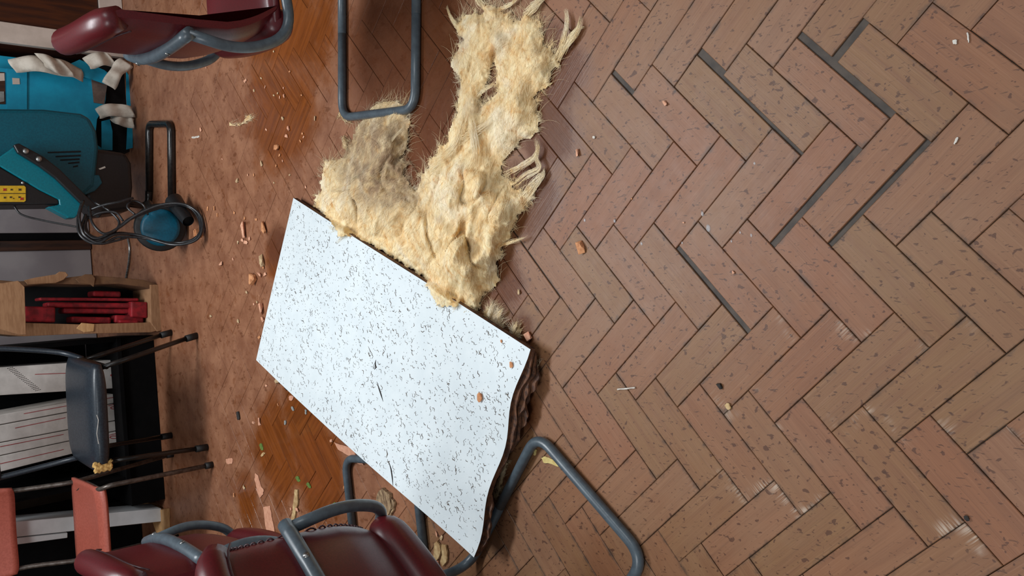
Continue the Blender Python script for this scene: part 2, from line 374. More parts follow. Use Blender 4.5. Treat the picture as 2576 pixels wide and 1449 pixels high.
for m_ in range(-12, 10):
    for k in range(-75, 40):
        for ty in 'HV':
            if ty == 'H': ca, cb, ang = k + m_ * NL + NL / 2, k - m_ * NL + 0.5, aA
            else: ca, cb, ang = k + (m_ + 1) * NL + 0.5, k + 1 - m_ * NL - NL / 2, aB
            p = LO + LA * (ca * W) + LB * (cb * W)
            if not (-1.9 < p.x < 2.0 and 0.22 < p.y < 5.0): continue
            d = Vector((p.x, p.y, -HC)); cz = RC[2][1] * p.y - RC[2][2] * HC
            cxp = 1288 + FP * (RC[0][0] * p.x + RC[0][1] * p.y - RC[0][2] * HC) / cz; cyp = 724.5 + FP * (RC[1][0] * p.x + RC[1][1] * p.y - RC[1][2] * HC) / cz
            vis = -60 < cyp < 1510 and -40 < cxp < 2680
            planks.append((cz if vis else cz + 100, ty, k, m_, p, ang))
planks.sort(key=lambda t: t[0])
rest_v, rest_f, rest_l, rest_t = [], [], [], []
for i, (cz, ty, k, m_, p, ang) in enumerate(planks):
    dz = R_.uniform(-0.0009, 0.0); tx = R_.uniform(-0.0035, 0.0035); txx = R_.uniform(-0.0015, 0.0015)
    if i < 300:
        me = base_pm
        if (ty, k, m_) in TRIM:
            sd, am = TRIM[(ty, k, m_)]; q = [-hl, hl, -hw_, hw_]
            q[sd] += am if sd in (0, 2) else -am
            v, f = plank_mesh('p', *q, 0.0006); me = finish_plank('plank', v, f)
        o = bpy.data.objects.new('plank', me); COL.objects.link(o); o.parent = fl
        o.location = (p.x, p.y, dz); o.rotation_euler = (tx, txx, ang + R_.uniform(-0.003, 0.003))
    else:
        v, f = plank_mesh('p', -hl, hl, -hw_, hw_, 0.0002); b = len(rest_v); M = Matrix.Translation((p.x, p.y, dz * 0.15)) @ Matrix.Rotation(ang, 4, 'Z')
        rest_v += [tuple(M @ Vector(q)) for q in v]; rest_f += [tuple(j + b for j in q) for q in f]; rest_l += v; rest_t += [R_.random()] * len(v)
o = bpy.data.objects.new('far_planks', finish_plank('far_planks', rest_v, rest_f, rest_l, rest_t)); COL.objects.link(o); o.parent = fl; tag(o, kind='stuff')

YW = 4.95
wf = MB().box((0, YW + 0.06, 1.4), (5.2, 0.1, 2.9)).build('wall_far', 'upper_wall'); tag(wf, kind='structure')
tag(MB().box((-2.3, 2.4, 1.4), (0.1, 5.2, 2.9)).build('wall_left', 'upper_wall'), kind='structure')
tag(MB().box((2.3, 2.4, 1.4), (0.1, 5.2, 2.9)).build('wall_right', 'upper_wall'), kind='structure')
def px_panel(name, x0, x1, y0, y1, Y, depth, mat, parent=None):
    return MB().prism([atY(x0, y0, Y), atY(x1, y0, Y), atY(x1, y1, Y), atY(x0, y1, Y)], (0, depth, 0)).build(name, mat, parent)
def leaf(name, xa, xb, ztop=2.0, mat='grey_wall', Y=YW - 0.04, th=0.04):
    return tag(bev(MB().box(((xa + xb) / 2, Y + th / 2, ztop / 2 + 0.004), (abs(xb - xa), th, ztop)).build(name, mat)), kind='structure')
xa = atY(228, 585, YW - 0.04)[0]; xb = atY(228, 628, YW - 0.04)[0]
leaf('door_1', xa, xa + 0.75); leaf('door_2', xb - 0.85, xb)
tr = leaf('trim_1', xb, (xa + xb) / 2 + 0.005, 2.0, 'dark_wood', YW - 0.06, 0.06)
leaf('gap_shade', (xa + xb) / 2 + 0.005, xa, 2.0, 'black_unit', YW - 0.03, 0.03)  # black strip put in for the shade of the gap between doors
bar = MB().cyl((xb + 0.035, YW - 0.075, 0.46), (xb + 0.035, YW - 0.075, 0.95), 0.007, 8).build('door_pull_bar', 'screw', tr, True)

# ------------------------------------------------------------------ fallen ceiling tile
tile = thing('ceiling_tile', 'large white fissured ceiling tile fallen face up on the wet floor', 'ceiling tile')
TC = [Vector(at(738, 498, 0.028)), Vector(at(1330, 878, 0.047)), Vector(at(1178, 1408, 0.095)), Vector(at(650, 905, 0.062))]
def tile_pt(s, t, dz=0.0):                       # s along the long side (far -> near), t across (right -> left)
    p = TC[0] * (1 - s) * (1 - t) + TC[1] * s * (1 - t) + TC[2] * s * t + TC[3] * (1 - s) * t
    ux = (TC[1] - TC[0]).normalized(); uy = (TC[3] - TC[0]).normalized()
    p = p.copy()
    p += uy * (0.018 * math.sin(math.pi * s) * (t ** 2) * -1.0 if False else 0.0)
    p += ux * (-0.007 * math.sin(math.pi * t) * s ** 3 + 0.0035 * math.sin(t * 15 + 1) * s ** 6)
    p += ux * (-0.012 * math.sin(math.pi * t) * (1 - s) ** 3)
    p.z += 0.010 * math.sin(math.pi * s * 1.2 + 1.0 * t) * t - 0.012 * math.sin(math.pi * t) * (0.3 + 0.7 * s) + 0.004 * math.sin(7 * s + 4 * t) * s
    p.z += 0.006 * math.sin(13 * t + 5 * s) * s ** 4
    p.z += dz
    return p
b = MB(); nu, nv = 49, 25; TH = 0.015
b.grid(lambda u, v: tile_pt(u, v), nu, nv); top = b.build('face', 'tile', tile, True)
b = MB(); b.grid(lambda u, v: tile_pt(u, v, -0.0012), nu, nv); k = len(b.v); b.grid(lambda u, v: tile_pt(u, v, -TH), nu, nv)
for i in range(nu - 1):
    for j in (0, nv - 1): b.f.append((i * nv + j, (i + 1) * nv + j, k + (i + 1) * nv + j, k + i * nv + j))
for j in range(nv - 1):
    for i in (0, nu - 1): b.f.append((i * nv + j, i * nv + j + 1, k + i * nv + j + 1, k + i * nv + j))
b.build('core', 'tile_core', tile)
# torn fibre layers hanging out below the near edge
for q, (t0, t1, dz, ex, zz) in enumerate(((0.0, 0.62, -0.012, 0.016, 1), (0.02, 0.5, -0.022, 0.028, 2), (0.05, 0.42, -0.03, 0.036, 3), (0.7, 1.0, -0.014, 0.014, 4))):
    b = MB(); n = 44; ux = (TC[1] - TC[0]).normalized()
    for i in range(n):
        t = t0 + (t1 - t0) * i / (n - 1); e = min(1, 6 * i / n, 4 * (n - 1 - i) / n) * ex * (0.78 + 0.16 * math.sin(i * 0.33 + q * 2) + 0.10 * math.sin(i * 0.9 + q))
        p = tile_pt(1.0, t, dz); p2 = tile_pt(0.93, t, dz)
        for (w, h) in ((p2, 0.003), (p + ux * e, 0.002 + 0.002 * math.sin(i * 0.5 + q)), (p + ux * e, -0.003 + 0.002 * math.sin(i * 0.41 + q)), (p2, -0.004)): b.v.append((w.x, w.y, max(0.002, w.z + h)))
    for i in range(n - 1):
        for j in range(4): b.f.append((i * 4 + j, i * 4 + (j + 1) % 4, i * 4 + 4 + (j + 1) % 4, i * 4 + 4 + j))
    b.f += [(0, 1, 2, 3), tuple(4 * (n - 1) + j for j in range(4))]
    b.build('torn_layer', 'tile_core', tile)
# worm-hole fissures and pin holes
b = MB(); Lx, Ly = 1.22, 0.61
def squig(s, t, ang, ln, w):
    n = 6; pts = []; bend = R_.uniform(-1, 1); ph = R_.uniform(0, 6)
    for i in range(n):
        u = i / (n - 1) - 0.5; a = ln * u; c = ln * 0.16 * math.sin(u * 7 + ph) + ln * 0.12 * bend * u * u * 4 * R_.uniform(0.7, 1.3)
        pts.append((s + (a * math.cos(ang) - c * math.sin(ang)) / Lx, t + (a * math.sin(ang) + c * math.cos(ang)) / Ly))
    if not all(0.004 < p[0] < 0.996 and 0.006 < p[1] < 0.994 for p in pts): return
    k = len(b.v)
    for i, (x, y) in enumerate(pts):
        x2, y2 = pts[min(i + 1, n - 1)]; x1, y1 = pts[max(i - 1, 0)]; dx, dy = (x2 - x1) * Lx, (y2 - y1) * Ly; q = math.hypot(dx, dy) or 1
        ww = w * (0.35 + 0.9 * math.sin(math.pi * (i + 0.5) / n)) * R_.uniform(0.7, 1.2)
        ox, oy = -dy / q * ww / Lx, dx / q * ww / Ly
        b.v.append(tuple(tile_pt(x + ox, y + oy, 0.0004))); b.v.append(tuple(tile_pt(x - ox, y - oy, 0.0004)))
    for i in range(n - 1): b.f.append((k + 2 * i, k + 2 * i + 1, k + 2 * i + 3, k + 2 * i + 2))
for i in range(1150):
    s, t = R_.random(), R_.random()
    squig(s, t, R_.choice((0.35, 0.35, 1.15)) + R_.gauss(0, 0.35), R_.uniform(0.006, 0.018), R_.uniform(0.0004, 0.00085))
for i in range(2300): squig(R_.random(), R_.random(), R_.uniform(0, 3), R_.uniform(0.0012, 0.003), R_.uniform(0.0004, 0.0008))
tag(b.build('fissures', 'fissure', tile), kind='stuff')
def tile_strip(name, pts, w, mat):
    P = [Vector(at(x, y, 0.07)) for x, y in pts]; A = Matrix(((TC[1] - TC[0]).xy, (TC[3] - TC[0]).xy)).transposed(); Ai = A.inverted()
    b = MB(); n = len(P)
    st = []
    for (x, y) in pts:                         # find the (s, t) on the curved face under this point
        z = 0.05
        for _ in range(6):
            q = Vector(at(x, y, z)); d = Ai @ (q - TC[0]).xy; z = tile_pt(min(1, max(0, d[0])), min(1, max(0, d[1]))).z
        for _ in range(6):
            q = Vector(at(x, y, z)); g = tile_pt(d[0], d[1]); d = d + Ai @ (q - g).xy; z = tile_pt(d[0], d[1]).z
        st.append(d)
    for i, d in enumerate(st):
        e = (st[min(i + 1, n - 1)] - st[max(i - 1, 0)]); e = Vector((e[0] * Lx, e[1] * Ly)).normalized(); ww = w * max(0.12, math.sin(math.pi * i / (n - 1)))
        o = Vector((-e[1] * ww / Lx, e[0] * ww / Ly))
        for sg in (1, -1): b.v.append(tuple(tile_pt(d[0] + sg * o[0], d[1] + sg * o[1], 0.0007)))
    for i in range(n - 1): b.f.append((2 * i, 2 * i + 1, 2 * i + 3, 2 * i + 2))
    return b.build(name, mat, tile), st
for pts, w in ((((946, 905), (944, 915), (946, 924), (942, 930)), 0.0035), (((948, 960), (954, 978), (959, 993), (964, 1010)), 0.003), (((978, 1160), (984, 1180), (987, 1200), (989, 1222)), 0.003), (((972, 1130), (975, 1142), (972, 1152)), 0.002), (((926, 870), (932, 884), (938, 892)), 0.0012)):
    tile_strip('tear', pts, w, 'dark' if w > 0.002 else 'fissure')

# ------------------------------------------------------------------ glass wool
def vnoise(x, y, seed):                        # gradient noise, about 0..1
    rs = np.random.RandomState(seed); T = rs.rand(256, 256) * 2 * np.pi; th = rs.rand() * 3.0
    x, y = x * math.cos(th) - y * math.sin(th) + 31.7, x * math.sin(th) + y * math.cos(th) + 57.3
    xi = np.floor(x).astype(int); yi = np.floor(y).astype(int); fx = x - xi; fy = y - yi
    g = lambda i, j: np.cos(T[(xi + i) % 256, (yi + j) % 256]) * (fx - i) + np.sin(T[(xi + i) % 256, (yi + j) % 256]) * (fy - j)
    w = lambda t: t * t * t * (t * (t * 6 - 15) + 10)
    u, v = w(fx), w(fy)
    return np.clip(0.5 + 0.95 * ((g(0, 0) * (1 - u) + g(1, 0) * u) * (1 - v) + (g(0, 1) * (1 - u) + g(1, 1) * u) * v), 0, 1)
def inside(poly, X, Y):
    r = np.zeros(X.shape, bool); n = len(poly)
    for i in range(n):
        x1, y1 = poly[i]; x2, y2 = poly[(i + 1) % n]
        c = ((y1 > Y) != (y2 > Y)) & (X < (x2 - x1) * (Y - y1) / ((y2 - y1) if y2 != y1 else 1e-9) + x1); r ^= c
    return r
def edist(poly, X, Y):
    d = np.full(X.shape, 1e9); n = len(poly)
    for i in range(n):
        x1, y1 = poly[i]; x2, y2 = poly[(i + 1) % n]; dx, dy = x2 - x1, y2 - y1; l = dx * dx + dy * dy + 1e-9
        t = np.clip(((X - x1) * dx + (Y - y1) * dy) / l, 0, 1); d = np.minimum(d, np.hypot(X - x1 - t * dx, Y - y1 - t * dy))
    return d
def atv(X, Y, Z):
    d = np.stack([(X - 1288.0) / FP, (Y - 724.5) / FP, np.ones_like(X)], -1) @ RC
    k = (Z - HC) / d[..., 2]
    return np.stack([d[..., 0] * k, d[..., 1] * k, Z], -1)
def fibres(paths, r, seeds_dirt):
    """thin three-sided strands; paths: list of (n,3) arrays"""
    V, F, D = [], [], []
    for P, dv in zip(paths, seeds_dirt):
        n = len(P); T = np.gradient(P, axis=0); T /= np.linalg.norm(T, axis=1)[:, None] + 1e-9
        N = np.cross(T, [0.3, 0.2, 1.0]); N /= np.linalg.norm(N, axis=1)[:, None] + 1e-9; B = np.cross(T, N); k = len(V)
        rr = r * (1.0 - 0.75 * np.linspace(0, 1, n) ** 2) * R_.uniform(0.6, 1.4)
        for j in range(3):
            a = 2.0944 * j
        ring = [P + (N * math.cos(2.0944 * j) + B * math.sin(2.0944 * j)) * rr[:, None] for j in range(3)]
        for i in range(n):
            for j in range(3): V.append(ring[j][i])
        D += [dv] * (3 * n)
        for i in range(n - 1):
            for j in range(3): F.append((k + 3 * i + j, k + 3 * i + (j + 1) % 3, k + 3 * i + 3 + (j + 1) % 3, k + 3 * i + 3 + j))
    return V, F, D
def wool_obj(name, V, F, dirt, flow, mat, parent, smooth=True):
    me = bpy.data.meshes.new(name); me.from_pydata([tuple(p) for p in V], [], F)
    a = me.attributes.new('dirt', 'FLOAT', 'POINT'); a.data.foreach_set('value', np.array(dirt, dtype=np.float32))
    if flow is not None:
        a = me.attributes.new('flow', 'FLOAT_VECTOR', 'POINT'); a.data.foreach_set('vector', np.array(flow, dtype=np.float32).ravel())
    if smooth: me.polygons.foreach_set('use_smooth', [True] * len(me.polygons))
    me.update(); return link(name, me, mat, parent)
def wool(name, label, poly, holes=(), step=4, hmax=0.06, soft=55, ang=lambda X, Y: np.full(X.shape, -1.4), dirtf=lambda X, Y: 0 * X, nfib=3000, nedge=900, floor_z=None, seed=1, peaks=(), ropes=(), cat='insulation', group=None, flen=1.0, jit=0):
    t = thing(name, label, cat, at(np.mean([p[0] for p in poly]), np.mean([p[1] for p in poly])), group=group)
    inv = Vector(t.location)
    xs = np.arange(min(p[0] for p in poly) - 8, max(p[0] for p in poly) + 9, step); ys = np.arange(min(p[1] for p in poly) - 8, max(p[1] for p in poly) + 9, step)
    X, Y = np.meshgrid(xs.astype(float), ys.astype(float), indexing='ij')
    def field(X, Y):
        jx = (vnoise(X / 9, Y / 9, seed + 40) - 0.5) * 7 + (vnoise(X / 26, Y / 26, seed + 42) - 0.5) * jit; jy = (vnoise(X / 9, Y / 9, seed + 41) - 0.5) * 7 + (vnoise(X / 26, Y / 26, seed + 43) - 0.5) * jit
        ins = inside(poly, X + jx, Y + jy); d = edist(poly, X + jx, Y + jy)
        for h in holes: ins &= ~inside(h, X + jx, Y + jy); d = np.minimum(d, edist(h, X + jx, Y + jy))
        A = ang(X, Y); A0 = float(np.mean(A)); u = -np.sin(A0) * X + np.cos(A0) * Y; v = np.cos(A0) * X + np.sin(A0) * Y
        wx = (vnoise(X / 90, Y / 90, seed) - 0.5) * 40; u2 = u + wx; v2 = v + (vnoise(X / 70, Y / 70, seed + 1) - 0.5) * 70
        e = 1 - np.exp(-(d / soft) ** 1.0 * 1.6)
        rid = 1 - np.abs(2 * vnoise(u2 / 56, v2 / 280, seed + 2) - 1); rid2 = 1 - np.abs(2 * vnoise(u2 / 22, v2 / 150, seed + 3) - 1)
        lump = vnoise(X / 85, Y / 85, seed + 4); fine = vnoise(u2 / 5, v2 / 26, seed + 5); lump2 = vnoise(X / 46, Y / 46, seed + 6)
        pk = np.full(X.shape, 0.55)
        for (cx, cy, r, a) in peaks: pk = pk + a * np.exp(-((X - cx) ** 2 + (Y - cy) ** 2) / (r * r))
        crease = (1 - np.abs(2 * vnoise(u2 / 80, v2 / 190, seed + 8) - 1)) ** 10
        h = hmax * e * pk * (0.26 + 0.62 * lump + 0.30 * lump2 + 0.22 * rid ** 2 + 0.05 * rid2 ** 2 + 0.025 * fine - 0.24 * crease)
        fz = 0.001 if floor_z is None else floor_z(X, Y)
        return ins, np.maximum(h, 0.002) + fz, A, u2, v2, d
    ins, Hh, A, u2, v2, d = field(X, Y)
    idx = -np.ones(X.shape, int); cell = ins[:-1, :-1] & ins[1:, :-1] & ins[:-1, 1:] & ins[1:, 1:]
    use = np.zeros(X.shape, bool); use[:-1, :-1] |= cell; use[1:, :-1] |= cell; use[:-1, 1:] |= cell; use[1:, 1:] |= cell
    idx[use] = np.arange(use.sum()); PW = atv(X, Y, Hh)[use] - np.array(inv)
    F = [(idx[i, j], idx[i + 1, j], idx[i + 1, j + 1], idx[i, j + 1]) for i, j in zip(*np.nonzero(cell))]
    wool_obj('batt', PW, F, dirtf(X, Y)[use], np.stack([u2[use], v2[use], 0 * u2[use]], -1), 'wool', t)
    # strands combed over the surface and sticking out at the rim
    cand = np.argwhere(use); paths, dv = [], []
    for q in range(nfib):
        i, j = cand[NP.randint(len(cand))]; x, y = X[i, j], Y[i, j]; n = 7; ln = R_.uniform(18, 75) * flen; a = A[i, j] + R_.gauss(0, 0.28); cur = R_.gauss(0, 0.12); lift = R_.uniform(0.0005, 0.006)
        xs_, ys_ = [x], [y]
        for s in range(n - 1): a += cur + R_.gauss(0, 0.07); xs_.append(xs_[-1] + math.cos(a) * ln / n); ys_.append(ys_[-1] + math.sin(a) * ln / n)
        xa_, ya_ = np.array(xs_), np.array(ys_); ii = np.clip(((xa_ - xs[0]) / step).round().astype(int), 0, len(xs) - 1); jj = np.clip(((ya_ - ys[0]) / step).round().astype(int), 0, len(ys) - 1)
        hz = np.where(use[ii, jj], Hh[ii, jj], (0.0015 if floor_z is None else floor_z(xa_, ya_))); hz = np.convolve(np.r_[hz[0], hz, hz[-1]], [0.25, 0.5, 0.25], 'valid') + lift * np.sin(np.linspace(0.1, 2.9, n)) + 0.0004
        paths.append(atv(xa_, ya_, hz) - np.array(inv)); dv.append(float(dirtf(np.array([x]), np.array([y]))[0]))
    rim = np.argwhere(use & (d < 9))
    for q in range(nedge // 11):
        i, j = rim[NP.randint(len(rim))]; x0_, y0_ = X[i, j], Y[i, j]; sl = (slice(max(0, i - 6), i + 7), slice(max(0, j - 6), j + 7)); mk = use[sl]; cx_, cy_ = X[sl][mk].mean(), Y[sl][mk].mean()
        oa = math.atan2(y0_ - cy_, x0_ - cx_) + R_.gauss(0, 0.7); curb = R_.gauss(0, 0.25); lnb = R_.uniform(8, 26) * flen
        for w_ in range(R_.randint(7, 15)):
            a = oa + R_.gauss(0, 0.16); n = 7; ln = lnb * R_.uniform(0.5, 1.15); cur = curb + R_.gauss(0, 0.08); xs_, ys_ = [x0_ + R_.gauss(0, 2.5)], [y0_ + R_.gauss(0, 2.5)]
            for s in range(n - 1): a += cur; xs_.append(xs_[-1] + math.cos(a) * ln / n); ys_.append(ys_[-1] + math.sin(a) * ln / n)
            hz = np.linspace(Hh[i, j], Hh[i, j] * 0.7 + R_.uniform(0, 0.003), n) + 0.0006
            paths.append(atv(np.array(xs_), np.array(ys_), hz) - np.array(inv)); dv.append(float(dirtf(np.array([x0_]), np.array([y0_]))[0]))
    V, F, D = fibres(paths, 0.00030, dv); tag(wool_obj('loose_fibres', V, F, D, None, 'wool_fibre', t), kind='stuff')
    for (pts, r0, z0, n_) in ropes:
        P = spline([at(x, y, z0 + (0.006 if 0 < i < len(pts) - 1 else 0)) for i, (x, y) in enumerate(pts)], 8); paths = []
        P = np.array([tuple(p) for p in P]); m_ = len(P)
        for q in range(n_):
            T = np.gradient(P, axis=0); T /= np.linalg.norm(T, axis=1)[:, None]; N = np.cross(T, [0, 0, 1.0]); ph = R_.uniform(0, 6.28); rr = r0 * 1.25 * math.sqrt(R_.random()); tw = R_.gauss(0, 0.9)
            an = ph + tw * np.linspace(0, 1, m_); env = 1.35 - 0.95 * np.linspace(0, 1, m_); fl_ = R_.uniform(0.2, 1.0) * (np.linspace(0, 1, m_) ** 3)
            Q = P + N * (np.cos(an) * rr * (env + fl_))[:, None] + np.array([0, 0, 0.35]) * (np.sin(an) * rr * env)[:, None]; Q = Q + N * (np.sin(np.linspace(0, R_.uniform(4, 11), m_) + R_.uniform(0, 6)) * R_.uniform(0.0, 0.0045))[:, None]; Q[:, 2] = np.maximum(Q[:, 2], 0.001)
            c0 = R_.randint(0, m_ // 3); c1 = m_ - R_.randint(0, m_ // 4); paths.append(Q[c0:c1] - np.array(inv))
        V, F, D = fibres(paths, 0.00042, [float(dirtf(np.array([pts[0][0] * 1.0]), np.array([pts[0][1] * 1.0]))[0])] * n_)
        tag(wool_obj('strand', V, F, D, None, 'wool_fibre', t), kind='stuff')
    return t
main = [(788, 505), (804, 478), (806, 440), (815, 400), (840, 404), (873, 386), (884, 340), (897, 315), (926, 276), (963, 259), (992, 251), (1019, 262), (1030, 303), (1029, 340), (1021, 382), (1008, 398), (1025, 419), (1017, 444), (1033, 468), (1046, 480),
        (1058, 452), (1071, 415), (1091, 390), (1118, 357), (1129, 328), (1141, 295), (1156, 250), (1155, 206), (1130, 164), (1146, 130), (1160, 99), (1140, 66), (1160, 38), (1187, 33), (1216, 38), (1206, 6), (1242, 12), (1266, 30), (1298, 55), (1318, 30), (1340, 40), (1352, 48), (1364, 60), (1364, 108), (1387, 114), (1402, 140), (1404, 165), (1392, 185), (1389, 218), (1368, 216), (1351, 246), (1354, 290), (1351, 327), (1344, 345), (1310, 358), (1285, 385), (1262, 408), (1268, 444), (1300, 462), (1330, 470),
        (1352, 470), (1332, 504), (1311, 543), (1290, 580), (1270, 618), (1254, 667), (1256, 705), (1238, 728), (1216, 734), (1211, 772), (1199, 786), (1145, 774), (1094, 768), (1077, 730), (1066, 696), (1018, 670), (967, 636), (917, 614), (884, 592), (850, 603), (840, 570), (812, 535)]
hole1 = [(1246, 152), (1252, 190), (1242, 236), (1206, 272), (1203, 258), (1226, 205), (1234, 168)]
hole2 = [(1330, 455), (1300, 452), (1285, 470), (1318, 480)]
def tile_z(X, Y):                              # the wool laps over the tile's right edge
    e = (X - 738) * (878 - 498) / (1330 - 738.0) + 498 - Y
    return 0.001 + 0.042 * np.clip((14 - e) / 22.0, 0, 1) * (X > 770)
def main_ang(X, Y):
    return np.where(X < 1040, -1.05, -1.38) + 0.35 * (vnoise(X / 140, Y / 140, 77) - 0.5) + np.where(Y > 600, -0.25, 0)
def main_dirt(X, Y):
    a = np.exp(-(((X - 940) / 105.0) ** 2 + ((Y - 400) / 130.0) ** 2) ** 2); b_ = 0.5 * np.exp(-(((X - 1010) / 60.0) ** 2 + ((Y - 490) / 60.0) ** 2))
    return np.clip(a * 0.95 + b_, 0, 1)
wool('insulation_batt', 'big torn heap of yellow glass wool along the tile edge', main, (hole1, hole2), 3, 0.078, 60, main_ang, main_dirt, 6500, 2600, tile_z, 11, jit=12, peaks=
     ((1150, 620, 130, 0.75), (1150, 450, 90, 0.35), (1270, 220, 80, 0.15), (930, 540, 80, 0.2), (960, 350, 70, 0.15)),
     ropes=((((1262, 440), (1300, 425), (1340, 400), (1352, 372), (1345, 348)), 0.005, 0.010, 40), (((1290, 470), (1325, 440), (1356, 424), (1350, 400), (1356, 370)), 0.005, 0.010, 35), (((1300, 520), (1340, 470), (1362, 440), (1364, 425)), 0.009, 0.008, 70),
      (((1255, 622), (1290, 608), (1328, 596)), 0.003, 0.016, 25), (((1395, 160), (1415, 110), (1426, 60), (1425, 20)), 0.006, 0.006, 55), (((1395, 165), (1430, 110), (1452, 75), (1460, 40)), 0.006, 0.006, 50), (((1400, 150), (1440, 85), (1470, 66)), 0.003, 0.006, 40),
      (((1320, 40), (1345, 15), (1370, -12)), 0.009, 0.008, 80), (((1160, 80), (1135, 45), (1124, 15)), 0.003, 0.006, 50), (((1215, 20), (1200, -10), (1205, -40)), 0.008, 0.008, 80), (((1250, 25), (1285, 10), (1310, -15)), 0.003, 0.008, 40),
      (((1075, 420), (1140, 370), (1165, 300), (1180, 230)), 0.011, 0.034, 45), (((1150, 360), (1200, 330), (1245, 300)), 0.010, 0.034, 40), (((1160, 460), (1195, 400), (1190, 330), (1180, 250)), 0.012, 0.042, 45), (((880, 455), (930, 420), (975, 365), (1020, 315)), 0.003, 0.036, 60), (((830, 480), (880, 470), (950, 440), (985, 420)), 0.004, 0.03, 60),
      (((1200, 240), (1225, 222), (1247, 205)), 0.002, 0.02, 30)))
TUFT = 'glass wool tufts beside the tile'
wool('insulation_tuft', 'pale wool tuft with wispy tips at the tile edge below the big heap', [(1216, 800), (1222, 782), (1236, 775), (1258, 782), (1256, 808), (1268, 833), (1245, 825), (1225, 815)], (), 2, 0.03, 22, lambda X, Y: np.full(X.shape, -1.3), lambda X, Y: 0 * X + 0.25, 260, 420, None, 21, group=TUFT, flen=0.6, ropes=((((1228, 805), (1230, 785), (1238, 766)), 0.003, 0.012, 40), (((1250, 800), (1258, 785), (1265, 774)), 0.003, 0.012, 40)))
wool('insulation_tuft', 'small pale wool tuft next to the brick piece at the tile corner', [(1282, 838), (1290, 822), (1302, 824), (1306, 845), (1300, 856), (1288, 850)], (), 2, 0.02, 16, lambda X, Y: np.full(X.shape, -1.3), lambda X, Y: 0 * X + 0.3, 140, 300, None, 31, group=TUFT, flen=0.5, ropes=((((1292, 835), (1296, 820), (1300, 808)), 0.003, 0.008, 40),))
wool('insulation_tuft', 'dirty yellow wool lump lying against the soaked near edge of the tile', [(1330, 905), (1345, 902), (1357, 918), (1350, 930), (1338, 945), (1332, 972), (1318, 977), (1312, 962), (1320, 930)], (), 2, 0.028, 16, lambda X, Y: np.full(X.shape, -1.9), lambda X, Y: 0 * X + 0.4, 260, 300, None, 41, group=TUFT, flen=0.5)
wool('insulation_tuft', 'thin soaked wool strip between tile edge and bent grey chair runner', [(1268, 1150), (1278, 1160), (1272, 1190), (1262, 1225), (1250, 1262), (1242, 1255), (1252, 1215), (1260, 1180)], (), 2, 0.03, 12, lambda X, Y: np.full(X.shape, -1.3), lambda X, Y: 0 * X + 0.55, 160, 160, None, 51, group=TUFT, flen=0.4)
wool('insulation_tuft', 'tiny white wool wisp on the wet floor far from the heap', [(575, 304), (584, 310), (604, 312), (618, 298), (630, 288), (631, 298), (618, 309), (604, 317), (580, 318)], (), 2, 0.010, 10, lambda X, Y: np.full(X.shape, -0.4), lambda X, Y: 0 * X + 0.1, 80, 120, None, 61, group=TUFT, flen=0.4)
wool('insulation_tuft', 'little wool crumb left of the dirty grey wool lobe', [(858, 345), (866, 340), (876, 352), (872, 366), (880, 378), (866, 374), (858, 360)], (), 2, 0.014, 10, lambda X, Y: np.full(X.shape, 1.0), lambda X, Y: 0 * X + 0.5, 80, 120, None, 71, group=TUFT, flen=0.4)
wool('insulation_tuft', 'shred of wool caught on the corner of the right chair runner', [(848, 262), (853, 275), (860, 292), (874, 303), (884, 306), (880, 312), (862, 304), (851, 290)], (), 2, 0.010, 8, lambda X, Y: np.full(X.shape, 1.0), lambda X, Y: 0 * X + 0.35, 60, 90, None, 81, group=TUFT, flen=0.3)

